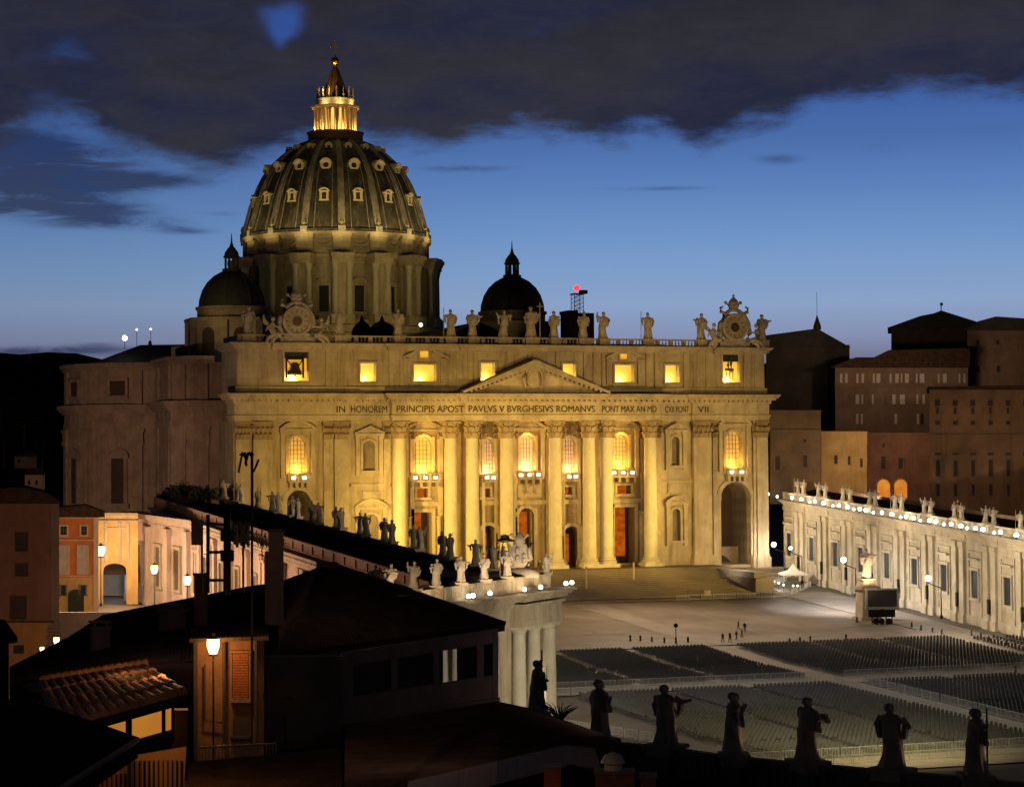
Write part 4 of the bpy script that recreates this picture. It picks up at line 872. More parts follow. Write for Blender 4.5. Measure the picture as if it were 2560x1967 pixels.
for i, px in enumerate((621, 849, 995, 1127, 1181, 1260, 1327, 1385, 1459, 1508, 1620, 1753, 1905)):
    p = onY(px, 845, .2); h = 6.4 if i == 6 else 5.5
    statue(seq[i], h, (p.x, .2, 47.9), .1*((i*7) % 5-2), '%s statue from the left on the facade top, %s' % (nth(i), WORD[seq[i]]), 'statues on the facade balustrade', (.4, 1.15))

# ================================================================ GROUND
def H(X, Y):
    return gz(Y)
b = MB(); ys = [1500, 600, 250, 120, 40, 0]+[-5*i for i in range(1, 60)]+[-320, -360, -420, -500, -700, -1500]; xs_ = [-2500, -900, -400, -200, -120, -60, 0, 60, 120, 300, 900, 2500]
for y_ in ys:
    for x_ in xs_: b.v.append(Vector((x_, y_, gz(y_) if y_ < 60 else -.9-(0 if y_ < 200 else 6))))
nx = len(xs_)
for j in range(len(ys)-1):
    for i in range(nx-1): b.f.append((j*nx+i, (j+1)*nx+i, (j+1)*nx+i+1, j*nx+i+1))
g = b.build('ground', cobble); tag(g, kind='structure')
def strip(pts, name, material, dz=.006, step=8.):                # a sheet following the ground, pts = quad in xy
    b = MB(); (a, c, d, e) = [Vector((*p, 0)) for p in pts]; n = max(1, int(max((c-a).length, (d-e).length)/step)); m_ = max(1, int(max((e-a).length, (d-c).length)/step))
    for j in range(m_+1):
        for i in range(n+1):
            p = a.lerp(c, i/n).lerp(e.lerp(d, i/n), j/m_); b.v.append(Vector((p.x, p.y, gz(p.y)+dz)))
    for j in range(m_):
        for i in range(n): k = j*(n+1)+i; b.f.append((k, k+1, k+n+2, k+n+1))
    return b
SPV = tag(strip([(-56, -34), (56, -34), (50, -140), (-50, -140)], 'x', travg, .05, 5).build('square_paving', mat('worn_paving', (.21, .17, .13), (.11, .09, .07), .07, rough=.65, bump=.3, bscale=3, streak=.0)), kind='structure')
lamp('SPOT', (-6, -74, 15), 30000, (1, .70, .42), (2, -22, 0), 80, 1, 1.2)  # added unseen spot brightening the church steps
for i, q in enumerate(([(-1.5, -34), (4.2, -34), (3.2, -142), (-.8, -142)], [(-.8, -142.1), (3.2, -142.1), (2.2, -206), (-2.5, -206)], [(-56, -134.5), (56, -134.5), (56, -141), (-56, -141)], [(-60, -202), (20, -202), (20, -212), (-60, -212)], [(44, -30), (56, -30), (50, -134), (44, -134)], [(-40, -86), (46, -86), (46, -95), (-40, -95)], [(-1, -34.2), (44, -34.2), (44, -36), (-1, -36)])):
    tag(strip(q, 'x', travg, .10+.02*i, 6).build('paving_strip', travg), kind='structure')
for i in range(9):
    y_ = -44-i*11.; w_ = .45; tag(strip([(-52, y_), (50, y_), (50, y_-w_), (-52, y_-w_)], 'x', travg, .075, 8).build('paving_strip', travg), kind='structure') if i not in (4,) else None
for x_ in (-36, -24, -12, 16, 28, 40):
    tag(strip([(x_, -36), (x_+.5, -36), (x_*.96+.5, -96), (x_*.96, -96)], 'x', travg, .085, 8).build('paving_strip', travg), kind='structure')
# terrace and broad steps in front of the portico
b = MB(); 
b.box(-46, 44, -9, 2, -2, 2.02)
for i in range(14): b.box(-46-i*.25, 44+i*.12, -9-1.5*(i+1), -9-1.5*i-.002, -4.5, 1.80-.30*i)
b.box(44.2, 60, -5, 2, -3, 1.2); b.box(44.2, 60, -7, -5.01, -3, .2); b.box(44.2, 60, -9, -7.01, -3, -.6)
tag(b.build('church_steps', MATS['worn_paving']), kind='structure')
b = MB(); b.box(40, 44, -30, -9.1, -5, .7); b.box(40.6, 43.4, -28, -10, .7, 1.7); tag(b.build('ramp_wall', MATS['worn_paving']), 'low pale parapet wall beside the church steps', 'wall')

# ================================================================ STRAIGHT GALLERIES
RA, RB = (61, 0), (54.2, -155)
def gal_pt(A, B, f, off=0.):
    a, c = Vector((*A, 0)), Vector((*B, 0)); d = (c-a).normalized(); n = Vector((d.y, -d.x, 0)); p = a.lerp(c, f)+n*off; return p
class Gal:
    """frame along a sloping gallery wall: s metres from A, n outward of its lit face, z above the sloping base"""
    def __init__(s, A, B, zA, zB, side): s.a = Vector((*A, 0)); d = Vector((*B, 0))-s.a; s.L = d.length; s.d = d/s.L; s.n = Vector((s.d.y, -s.d.x, 0))*side; s.zA, s.zB = zA, zB
    def P(s, u, n, z): p = s.a+s.d*u+s.n*n; return Vector((p.x, p.y, s.zA+(s.zB-s.zA)*u/s.L+z))
    def box(s, b, u0, u1, n0, n1, z0, z1):
        vs = [s.P(u, n, z) for z in (z0, z1) for u, n in ((u0, n0), (u1, n0), (u1, n1), (u0, n1))]
        b.add(vs, [(0, 3, 2, 1), (4, 5, 6, 7), (0, 1, 5, 4), (1, 2, 6, 5), (2, 3, 7, 6), (3, 0, 4, 7)])
    def u(s, px, py): p = onL(px, py, (s.a.x, s.a.y), tuple((s.a+s.d*s.L)[:2])); return (p-s.a).dot(s.d)
GR = Gal(RA, RB, -.9, -8.9, 1)
if GR.n.x > 0: GR.n = -GR.n
NG = thing('gallery_wing', 'long pale stone gallery with white floodlights along its cornice, right of the square', 'gallery')
def gallery(G, root, bays, u0, u1, wd=-14):
    b = MB()
    G.box(b, u0, u1, 0, wd, -4, 14.2)
    b.build('wall', stone, root)
    b = MB()
    for z0, z1, n1 in ((14.2, 14.7, .25), (14.7, 15.4, .15), (15.4, 15.7, .5), (15.7, 16.0, .9), (16.0, 16.3, 1.5)): G.box(b, u0, u1, n1, wd-n1, z0, z1)
    G.box(b, u0, u1, .15, -.4, 0, 1.4)
    b.build('cornice', stone2, root)
    b = MB(); G.box(b, u0, u1, .1, -.4, 16.3, 16.6); G.box(b, u0, u1, .15, -.45, 17.6, 17.9); G.box(b, u0, u1, wd+.4, wd-.1, 16.3, 17.9)
    u = u0
    while u < u1: G.box(b, u, min(u+1.2, u1), .12, -.42, 16.6, 17.6); u += 5.1
    u = u0
    while u < u1: G.box(b, u, u+.2, -.05, -.25, 16.6, 17.6); u += .45
    b.build('balustrade', stone2, root)
    b = MB(); b.add([G.P(u0, -.6, 16.5), G.P(u1, -.6, 16.5), G.P(u1, wd*.5, 18.3), G.P(u0, wd*.5, 18.3), G.P(u1, wd+.6, 16.5), G.P(u0, wd+.6, 16.5)], [(0, 1, 2, 3), (3, 2, 4, 5)]); b.build('roof', tiled, root)
us_ = [GR.u(*c) for c in ((1974, 1367), (2027, 1378), (2087, 1392), (2149, 1406), (2214, 1418), (2284, 1437), (2358, 1455), (2437, 1475), (2521, 1496))]
# evened spacing of the bays
du = (us_[-1]-us_[0])/8; us_ = [us_[0]+du*i for i in range(12)]
gallery(GR, NG, us_, 0, GR.L)
for i, u in enumerate(us_):
    if u > GR.L-2: break
    for s in ((-1, 1) if True else ()):
        pass
    b = MB(); c = u+du/2
    for o in (-1.35, 1.35) if i % 1 == 0 else ():
        GR.box(b, c+o-.75, c+o+.75, 0, .5, .0, 13.2); GR.box(b, c+o-.95, c+o+.95, 0, .75, -.5, 1.3); GR.box(b, c+o-.95, c+o+.95, 0, .7, 13.2, 14.19)
    GR.box(b, c-2.6, c+2.6, 0, .35, 14.21, 15.38); b.build('paired_pilasters', stone2, NG)
    b = MB()
    for z0, z1 in ((4.1, 4.6), (9.4, 9.9)): GR.box(b, u-1.7, u+1.7, 0, .35, z0, z1)
    for o in (-1.45, 1.2): GR.box(b, u+o, u+o+.35, 0, .28, 4.6, 9.4)
    GR.box(b, u-2.0, u+2.0, 0, .7, 11.2, 11.6); GR.box(b, u-2.4, u-2.1, 0, .2, 1.5, 12.4); GR.box(b, u+2.1, u+2.4, 0, .2, 1.5, 12.4); GR.box(b, u-2.4, u+2.4, 0, .22, 12.4, 12.8)
    w = b.build('window', stone2, NG); b = MB(); GR.box(b, u-1.08, u+1.08, .01, .06, 4.62, 9.38); b.build('pane', glassd, w)
    b = MB(); GR.box(b, c-.3, c+.3, .5, .8, 2.5, 5.0); b.build('downpipe', iron, NG)
# floodlights on its cornice
proto = None
fl = [(100, 170), (180, 185), (300, 215), (375, 230), (445, 235), (485, 258), (555, 265), (630, 270), (680, 290), (750, 290), (800, 310), (850, 325), (900, 330), (960, 335), (1030, 350), (1110, 365), (1180, 365), (1225, 390), (1285, 388), (1340, 410), (1415, 410), (1465, 435), (1530, 430), (1590, 460), (1670, 460), (1720, 485), (1790, 480), (1850, 505), (1940, 508), (1990, 540), (2120, 560)]
for i, (a, c) in enumerate(fl):
    u = GR.u(1900+a/3.23, 1180+c/3.23); p = GR.P(u, 1.15, 16.3)
    if proto is None:
        b = MB(); b.tube([(0, 0, 0), (0, 0, .35)], .06, 6); b.box(-.35, .35, -.2, .2, .3, .38); proto = thing('floodlight', 'x', 'floodlight'); b.build('bracket', iron, proto)
        b = MB(); b.lathe([(.10, .38), (.30, .45), (.34, .75), (.16, .95)], 10, 0, 0); b.build('lens', e_wht, proto); o = proto
    else: o = copy_tree(proto)
    link(o, p, 0, 'one of the white floodlights in the row along the right gallery cornice', 'floodlights on the right gallery'); o.scale = (1.15, 1.15, 1.15) if i % 3 == 0 else ((.72, .72, .8) if i % 3 == 1 else (.92, .92, 1.2))
for u in range(4, 120, 9):
    p = GR.P(u, 1.3, 17.0); q = GR.P(u+2, -4, 21); lamp('SPOT', p, 220, (1, .84, .55), q, 150, 1, .3)
for u in (4, 26, 48, 70, 92, 114): lamp('SPOT', GR.P(u+20, 17, 14.5), 11000, (1, .70, .40), GR.P(u+4, 0, 19.3), 52, 1, .4)
for u in (20, 60, 100, 140):
    p = GR.P(u, 26, 13); lamp('SPOT', p, 38000, (1, .87, .68), GR.P(u, 0, 5), 110, 1, .6)
# street lamps on bent posts at the foot of the gallery
def lamppost(px, py, small=False):
    u = GR.u(px, py); G = GR.P(u, 2.2, 0); z = G.z
    o = thing('street_lamp', 'x', 'street lamp', G)
    b = MB(); gp = 1.1 if not small else .0
    b.lathe([(.28, 0), (.3, .5), (.14, .7), (.10, 3.0), (.09, 5.5)], 8); b.tube([(0, 0, 5.5), (-1.0, .2, 5.9), (-1.9, .4, 6.2), (-2.3, .5, 6.7)], .09, 6); b.build('post', iron, o)
    b = MB(); b.ball((-2.3, .5, 7.25), .52 if not small else .34, 16, 10); b.build('globe', e_wht, o, 60)
    lamp('POINT', G+Vector((-2.3, .5, 7.25))+GR.n*1.2, 1500 if not small else 500, (1, .93, .84), radius=.4)
    return o
for (px, py, sm), lb in zip(((1986, 1367, 0), (2029, 1368, 1), (2164, 1408, 0), (2380, 1462, 0), (2700, 1540, 0)), ('street lamp with round white globe nearest the church end of the right gallery', 'smaller dim globe street lamp just right of the first one by the church', 'street lamp with white globe behind the glowing statue on its pedestal', 'street lamp with white globe on the gallery wall right of the video screen', 'street lamp beyond the right end of the gallery')):
    if px < 2600: tag(lamppost(px, py, sm), lb, group='street lamps along the right gallery')
# statues on the right gallery, standing in pairs
pr = [(303, 125), (347, 130), (470, 150), (523, 160), (665, 185), (720, 190), (880, 215), (925, 225), (1085, 255), (1140, 270), (1325, 290), (1375, 300), (1565, 330), (1620, 350), (1818, 385), (1882, 395), (2100, 435)]
for i, (a, c) in enumerate(pr):
    u = GR.u(1900+a/3.23, 1180+c/3.23); k = (i*3+1) % 8; p = GR.P(u, -.15, 17.9)
    statue(k, 2.9, p, radians(-60+15*(i % 3)), '%s statue from the church on the right gallery, %s' % (nth(i), WORD[k]), 'statues on the right gallery', (.3, .25))

# left gallery: inner balustrade X=-58 line, long dark roof, outer wall lit pink
GL = Gal((-59.5, 2), (-52.5, -150), -.7, -8.6, 1)
if GL.n.x > 0: GL.n = -GL.n                                    # outward = south, towards the camera
SG = thing('gallery_wing', 'long gallery with dark roof and pinkish lit outer wall, left of the square', 'gallery')
WD = 13.
b = MB(); GL.box(b, 0, GL.L, 0, WD, -4, 14.2); b.build('wall', pinkst, SG)
b = MB()
for z0, z1, n1 in ((14.2, 14.7, .25), (14.7, 15.4, .15), (15.4, 15.7, .5), (15.7, 16.0, .9), (16.0, 16.3, 1.4)): GL.box(b, 0, GL.L, -n1, WD+n1, z0, z1)
for u in range(0, int(GL.L), 1):
    GL.box(b, u+.1, u+.5, WD+.52, WD+.95, 15.4, 15.69)
b.build('cornice', stone2, SG)
b = MB(); GL.box(b, 0, GL.L, -.4, .1, 16.3, 17.9); GL.box(b, 0, GL.L, WD-.4, WD+.1, 16.3, 16.7); GL.box(b, 0, GL.L, WD-.45, WD+.15, 17.9, 18.2)
u = 0
while u < GL.L: GL.box(b, u, u+1.3, WD-.42, WD+.12, 16.7, 17.9); GL.box(b, u+1.3, u+5.2, WD-.25, WD-.05, 16.7, 17.9); u += 5.2
b.build('parapet', brickm, SG)
b = MB(); b.add([GL.P(0, .3, 16.6), GL.P(GL.L, .3, 16.6), GL.P(GL.L, WD*.5, 18.2), GL.P(0, WD*.5, 18.2), GL.P(GL.L, WD-.6, 16.6), GL.P(0, WD-.6, 16.6)], [(0, 1, 2, 3), (3, 2, 4, 5)]); b.build('roof', tiled, SG)
u = 3.; i = 0
while u < GL.L-3:
    b = MB()
    for o in (-1.2, 1.2): GL.box(b, u+o-.7, u+o+.7, WD, WD+.55, -3, 13.2); GL.box(b, u+o-.9, u+o+.9, WD, WD+.75, 13.2, 14.19)
    b.build('paired_pilasters', pinkst, SG)
    v_ = u+5.4; b = MB(); GL.box(b, v_-1.6, v_+1.6, WD, WD+.35, 10.4, 10.9); GL.box(b, v_-1.6, v_-1.2, WD, WD+.3, 4.6, 10.4); GL.box(b, v_+1.2, v_+1.6, WD, WD+.3, 4.6, 10.4); GL.box(b, v_-1.6, v_+1.6, WD, WD+.4, 4.2, 4.6)
    w = b.build('window', stone2, SG); b = MB(); GL.box(b, v_-1.15, v_+1.15, WD+.01, WD+.05, 4.65, 10.35); b.build('pane', brownst, w)
    u += 10.8
lf = [(150, 1130), (235, 1150), (262, 1155), (370, 1195), (462, 1225), (500, 1230), (590, 1290), (625, 1240), (720, 1280), (762, 1290), (875, 1330), (905, 1330), (1030, 1370), (1065, 1370), (1185, 1420), (1235, 1420), (1375, 1440), (1415, 1440), (1560, 1480), (1610, 1490), (1775, 1540), (1885, 1540), (1955, 1570)]
for i, (a, c) in enumerate(lf):
    u = GL.u(*c4(a, c)); u = min(u, GL.L-2); k = (i*5+2) % 8
    statue(k, 3.3, GL.P(u, -.15, 17.9), radians(150+20*(i % 4)), '%s statue from the church on the left gallery, %s' % (nth(i), WORD[k]), 'statues on the left gallery', (.3, .3))

for u in (12, 45, 80, 115, 142): lamp('SPOT', GL.P(u+14, -9, 18.5), 3000, (1, .74, .45), GL.P(u+2, 0, 19.6), 70, 1, .3)

# ================================================================ COLONNADE
COL = thing('colonnade', 'curved stone colonnade with balustrade, its lit end pillars beside the dark roof', 'colonnade')
GP = Gal((-50, -158), (-82, -189), -8.1, -8.4, 1)
if GP.n.y > 0: GP.n = -GP.n                                    # lit end face, towards the camera
b = MB()
for z0, z1, n1 in ((12.1, 12.9, .1), (12.9, 14.5, .0), (14.5, 14.9, .35), (15.2, 15.6, .6), (15.6, 15.95, 1.0), (15.95, 16.3, 1.5)):
    GP.box(b, -n1, GP.L, n1, -16-n1, z0, z1); GP.box(b, -n1-.6, 11+n1, n1+1.2, .0, z0+.003, z1+.003)
GP.box(b, 0, GP.L, .3, -16.3, 14.9, 15.2)
b.build('entablature', stone2, COL)
b = MB(); GP.box(b, .2, GP.L, .0, -.5, 16.3, 16.7); GP.box(b, .2, GP.L, .05, -.55, 17.8, 18.1); GP.box(b, .2, .7, -.5, -16, 16.3, 18.1); GP.box(b, .25, 9, -.55, -7, 16.32, 18.0)
for u in (.3, 2.9, 7.6, 10.4, 11.6, 15.2, 19.4, 23.4, 27.4, 31.4, 35.4, 39.4, 43.2): GP.box(b, u, u+.95, .04, -.54, 16.7, 17.8)
u = 12.6
while u < GP.L-.3: GP.box(b, u, u+.22, -.1, -.4, 16.7, 17.8); u += .46
b.build('balustrade', stone2, COL)
b = MB(); GP.box(b, 8.2, 11.0, .35, .0, 16.4, 18.2); p = GP.P(9.6, .45, 17.3)
b.lathe([(.2, 0), (.5, .1), (.9, .12)], 16, 0, 0) if False else None
b.build('dedication_panel', stone2, COL)
b = MB()
GP.box(b, 2, GP.L-1, -5, -11, -4, 12.1); GP.box(b, 10.2, 13.5, -.6, -4, -1, 12.1); b.build('inner_wall', stone2, COL)
cm = MB(); cm.box(-1.15, 1.15, -1.15, 1.15, -1, .7); cm.lathe([(1.1, .7), (1.15, .9), (.92, 1.15), (.9, 5), (.78, 11.2), (.95, 11.4), (1.05, 11.7)], 20); cm.box(-1.1, 1.1, -1.1, 1.1, 11.7, 12.1)
pm_ = None
for u, n in ((1.2, .2), (5.6, .2), (9.8, .2), (1.2, -5), (5.6, -5), (1.2, -10), (1.2, -15), (15, -.9), (19.3, -.9), (23.6, -.9), (28, -.9), (32.4, -.9), (36.8, -.9), (41, -.9)):
    if pm_ is None: pm_ = cm.build('column', stonec, COL, 40); o = pm_
    else: o = pm_.copy(); S.collection.objects.link(o)
    o.location = GP.P(u, n, 0); o.rotation_euler = (0, 0, radians(45))
b = MB(); 
for u in (3.5, 7.8): GP.box(b, u-.45, u+.45, -1.2, -2.4, -1, 12.1)
b.build('square_pillar', stone2, COL)
# the near curve: statues stand on the inner edge, dark roof towards the camera
nf = [(1345, 1788), (1500, 1850), (1665, 1866), (1835, 1890), (2020, 1906), (2230, 1926), (2440, 1942)]
npos = []
for px, py in nf: d = ray(px, py); npos.append(CAM+d*((9.9-CAM.z)/d.z))
inner = [(-82, -205), (-98, -240), (-105, -275)]+[(p.x, p.y) for p in npos]+[(-88.5, -342), (-74, -352)]
outer = []
for i, p in enumerate(inner):
    a = Vector(inner[max(i-1, 0)]); c = Vector(inner[min(i+1, len(inner)-1)]); d = (c-a).normalized(); n = Vector((d.y, -d.x)); 
    if n.dot(Vector((-1, -.6))) < 0: n = -n
    outer.append(tuple(Vector(p)+n*15))
ring = inner+outer[::-1]
def area(P): return sum(P[i][0]*P[(i+1) % len(P)][1]-P[(i+1) % len(P)][0]*P[i][1] for i in range(len(P)))
if area(ring) < 0: ring = ring[::-1]
b = MB(); b.prism(ring, 3.6, 8.2); b.build('near_entablature', stoned, COL)
b = MB()
for i in range(len(inner)-1):
    A, B_ = Vector((*inner[i], 0)), Vector((*inner[i+1], 0)); d = (B_-A).normalized(); L = (B_-A).length; n = Vector((-d.y, d.x, 0))
    M = Matrix(((d.x, n.x, 0, A.x), (d.y, n.y, 0, A.y), (0, 0, 1, 0), (0, 0, 0, 1))); q = MB(M)
    q.box(0, L, -.25, .25, 8.2, 8.5); q.box(0, L, -.28, .28, 9.6, 9.9)
    q.box(0, L, -.06, .06, 8.5, 9.6); k = 0
    while k < L-.2: q.box(k, k+.2, -.13, .13, 8.5, 9.6); k += .45
    q.box(-.5, .5, -.27, .27, 8.5, 9.6); b.add(q.v, q.f)
b.build('near_balustrade', stoned, COL)
b = MB(); k = len(inner); b.v = [Vector((*p, 8.25)) for p in inner]+[Vector(((p[0]+q[0])/2, (p[1]+q[1])/2, 9.7)) for p, q in zip(inner, outer)]+[Vector((*p, 8.25)) for p in outer]
b.f = [(i, i+1, k+i+1, k+i) for i in range(k-1)]+[(k+i, k+i+1, 2*k+i+1, 2*k+i) for i in range(k-1)]; b.build('near_roof', tiled, COL)
for i in range(3, len(inner), 1):
    for off in (.12, .88):
        p = Vector(inner[i]).lerp(Vector(outer[i]), off); o = pm_.copy(); S.collection.objects.link(o); o.parent = COL; o.location = (p.x, p.y, -8.6)
NW = ['hooded dark statue silhouette nearest the lit pillars, half above the black roof', 'dark hooded statue silhouette second along the near balustrade', 'dark statue with one edge lit warm, third along the near balustrade', 'broadest dark statue with a small bright figure at its knee', 'slender dark statue with arms spread, fifth along the near balustrade', 'broad dark mitred statue silhouette, sixth along the near balustrade', 'dark statue at the right end of the near balustrade']
for i, (p, k) in enumerate(zip(npos, (3, 4, 2, 0, 6, 4, 1))):
    statue(k, 3.1, (p.x, p.y, 9.7), radians(70+25*(i % 3)), NW[i], 'dark statues on the near balustrade', (.25, .35)).scale = (1.18, 1.18, .98)
o = bpy.context.scene.objects
for i, p in enumerate(npos[2:]):                                 # small warm uplights at the statues' piazza side
    c = Vector((-40, -260, 0)); d = (c-Vector((p.x, p.y, 0))).normalized(); lamp('SPOT', Vector((p.x, p.y, 10.4))+Vector((1.6, -.3, 0)), 26, (1, .62, .34), (p.x, p.y, 11.6), 110, 1, .1)
# statues on the lit end face
for i, (px, py, k) in enumerate(((930, 1480, 6), (981, 1472, 2), (1039, 1463, 7), (1095, 1456, 4), (1156, 1449, 6), (1214, 1445, 0), (1272, 1441, 1))):
    u = GP.u(px, py); statue(k, 3.1, GP.P(min(u, GP.L-.4), -.2, 18.1), radians(-20+13*(i % 3)), '%s brightly lit statue from the left above the end balustrade of the colonnade' % nth(i), 'lit statues on the colonnade end', (.1, .3))
u = GP.u(1372, 1432); statue(5, 2.4, GP.P(u, -.3, 18.0), 0, 'small dim statue right of the big stone coat of arms', 'lit statues on the colonnade end', (.1, .2))
# papal arms on the corner
u = GP.u(1318, 1430); p = GP.P(u, -1.0, 18.0); CR = thing('stone_arms', 'large carved stone coat of arms with dark hat and shield, lit beside the portico columns', 'sculpture', p, radians(-25))
b = MB(); b.lathe([(2.6, 0), (2.4, .5), (1.9, .9), (1.2, 1.1)], 16, 0, 0, ry=.6); 
b.loft([[(x_*w, y_, z) for x_, y_ in ((-1, -.35), (1, -.35), (1, .35), (-1, .35))] for w, z in ((.35, 1.0), (.9, 1.6), (1.15, 2.6), (1.05, 3.5), (.8, 4.1))])
b.lathe([(.1, -.3), (.8, 0), (.95, .3), (.6, .55), (.1, .65)], 14, 0, 0) if False else None
for s in (-1, 1): b.tube([(s*1.0, -.2, 1.2), (s*1.35, -.3, 2.2), (s*1.15, -.3, 3.4), (s*1.5, -.3, 4.3)], [.3, .35, .3, .15], 8); b.tube([(s*.3, -.3, 4.0), (-s*.9, -.35, 5.1)], .12, 6); b.ball((-s*1.0, -.35, 5.25), .24, 8, 6)
for a in range(9): b.ball((.55*cos(a*2.1), -.45, 2.7+.8*sin(a*1.7)), .28, 8, 6)
b.lathe([(.5, 4.0), (.75, 4.4), (.6, 4.9), (.3, 5.4), (.1, 5.6)], 12, 0, -.1); b.build('shield', statm, CR, 50)
b = MB(); b.lathe([(.1, 4.3), (1.2, 4.45), (1.25, 4.6), (.6, 4.8), (.5, 5.2), (.1, 5.3)], 16, -1.9, .2); b.tube([(-2.1, .2, 4.4), (-2.4, .1, 3.0), (-2.2, 0, 1.0)], .07, 6); b.tube([(2.0, .1, .4), (2.4, 0, 1.8), (2.9, 0, 2.4)], [.2, .16, .08], 8); b.build('hat_and_cords', bronze, CR, 50)
for i, (px, py) in enumerate(((1149, 1491), (1160, 1494), (1203, 1484), (1271, 1483), (1312, 1482), (1376, 1474), (1391, 1463))):
    u = GP.u(px, py+6); pp = GP.P(u, 1.2 if i < 3 else 2.2, 16.3); q = copy_tree(proto); link(q, pp, 0, 'one of the round white floodlights on the cornice of the lit colonnade end', 'floodlights on the colonnade end'); q.scale = (.8, .8, .85)
for u in (3, 9, 15, 22, 30, 38): lamp('SPOT', GP.P(u+7, 4.5, 16.9), 3000, (1, .72, .42), GP.P(u, -.3, 20), 70, 1, .2)
lamp('SPOT', GP.P(9.4, 2.0, 16.6), 350, (1, .66, .36), GP.P(9.4, 0, 17.4), 90, 1, .1)
lamp('SPOT', (-72, -222, 0), 46000, (1, .86, .66), GP.P(4, 0, 7), 50, 1, .8); lamp('SPOT', (-48, -195, 3), 22000, (1, .84, .60), GP.P(4, 0, 7), 60, 1, .6)  # added unseen spots to whiten the end pillars
lamp('POINT', GP.P(2.4, -2.8, 2), 1300, (1, .84, .62), radius=.3); lamp('POINT', GP.P(8.8, -.5, 0.5), 500, (1, .86, .66), radius=.3)

# ================================================================ THE SQUARE
# statue of the apostle on its pedestal, with the video screen truck in front
q = onG(2183, 1555); 
b0 = thing('saint_monument', 'brightly lit marble saint on a tall pedestal behind the video screen', 'monument', (q.x+.5, q.y+3.2, q.z))
b = MB(); b.box(-2.0, 2.0, -1.8, 1.8, 0, .8); b.box(-1.6, 1.6, -1.4, 1.4, .8, 5.6, .1); b.box(-1.9, 1.9, -1.7, 1.7, 5.6, 6.2); b.loft([[(x_*w, y_*w, z) for x_, y_ in ((-1.5, -1.3), (1.5, -1.3), (1.5, 1.3), (-1.5, 1.3))] for w, z in ((1, 6.2), (.8, 6.9), (.62, 7.4))]); b.build('pedestal', stone2, b0)
sp_ = statue_proto(99, ('chest', 'out'), 'book', h=5.5, ped=(.0, .25)); sp_.parent = b0; sp_.location = (0, 0, 7.3); sp_.name = 'marble_figure'
for c in list(sp_.children): c.parent = b0; c.location = c.location+Vector((0, 0, 7.3))
bpy.data.objects.remove(sp_)
lamp('SPOT', (q.x-1.5, q.y-1.2, q.z+5.8), 6500, (1, .66, .36), (q.x+.5, q.y+3.2, q.z+9.2), 55, 1, .2)
lamp('SPOT', (q.x+2.5, q.y-1.5, q.z+5.5), 3500, (1, .74, .45), (q.x+.5, q.y+3.2, q.z+9.5), 55, 1, .2)
q = onG(2206, 1560); t_ = thing('video_screen', 'large dark video screen in a pale frame on a wheeled trailer', 'screen', (q.x, q.y, q.z), radians(-18)); k = 1/14.2*1.
b = MB(); b.box(-2.9, 2.9, -.15, .45, 2.6, 6.3); b.build('screen_frame', palem, t_)
b = MB(); b.box(-2.55, 2.55, -.2, -.14, 3.1, 6.0); b.build('screen_panel', screenm, t_)
b = MB(); b.box(-2.4, 2.2, -.4, .8, 1.3, 2.6); b.box(-.3, .3, -.3, .3, 2.2, 2.7)
for x_ in (-1.9, -.9, .6, 1.6): b.box(x_-.08, x_+.08, -.6, -.4, 0, 1.4)
b.build('trailer', iron, t_)
for x_ in (-1.2, -.2, 1.1):
    w = MB(Matrix.Translation((x_, -.35, .55)) @ Matrix.Rotation(pi/2, 4, 'X')); w.lathe([(.52, -.14), (.55, -.05), (.55, .05), (.52, .14)], 16); w.build('wheel', iron, t_)
# white gazebo with strings of lamps near the church corner
q = onG(1983, 1462); o = thing('gazebo', 'small white pointed tent beside the right end of the church', 'tent', q, radians(-15)); b = MB()
b.add([(-2.6, -2.6, 2.4), (2.6, -2.6, 2.4), (2.6, 2.6, 2.4), (-2.6, 2.6, 2.4), (-.9, -.9, 3.0), (.9, -.9, 3.0), (.9, .9, 3.0), (-.9, .9, 3.0), (0, 0, 4.4)], [(0, 1, 5, 4), (1, 2, 6, 5), (2, 3, 7, 6), (3, 0, 4, 7), (4, 5, 8), (5, 6, 8), (6, 7, 8), (7, 4, 8)]); b.box(-2.6, 2.6, -2.62, -2.58, 2.05, 2.4); b.box(-2.62, -2.58, -2.6, 2.6, 2.05, 2.4); b.build('canopy', canvas, o)
for x_ in (-2.5, 2.5):
    for y_ in (-2.5, 2.5): b = MB(); b.box(x_-.06, x_+.06, y_-.06, y_+.06, 0, 2.4); b.build('leg', palem, o)
for i, (x_, y_, rr) in enumerate(((1899, 1465, .42), (1921, 1466, .30), (1922, 1449, .2), (1935, 1454, .2), (1947, 1458, .22), (1959, 1463, .2), (1983, 1465, .2), (1994, 1465, .2))):
    q = onG(x_, y_+16); pp = CAM+(ray(x_, y_))*((q-CAM).length/ray(x_, y_).length); l_ = thing('checkpoint_lamp', '%s of the small white lamps in front of the pointed tent' % nth(i), 'lamp', (pp.x, pp.y, q.z), 0, 'lamps by the tent')
    hgt = pp.z-q.z; b = MB(); b.tube([(0, 0, 0), (0, 0, hgt)], .05, 6); b.build('post', iron, l_); b = MB(); b.ball((0, 0, hgt+.1), rr, 12, 8); b.build('globe', e_wht if rr > .25 else e_whts, l_, 60)
    if i in (0, 4): lamp('POINT', (pp.x-.6, pp.y-.8, pp.z+.3), 500, (1, .9, .75), radius=.3)
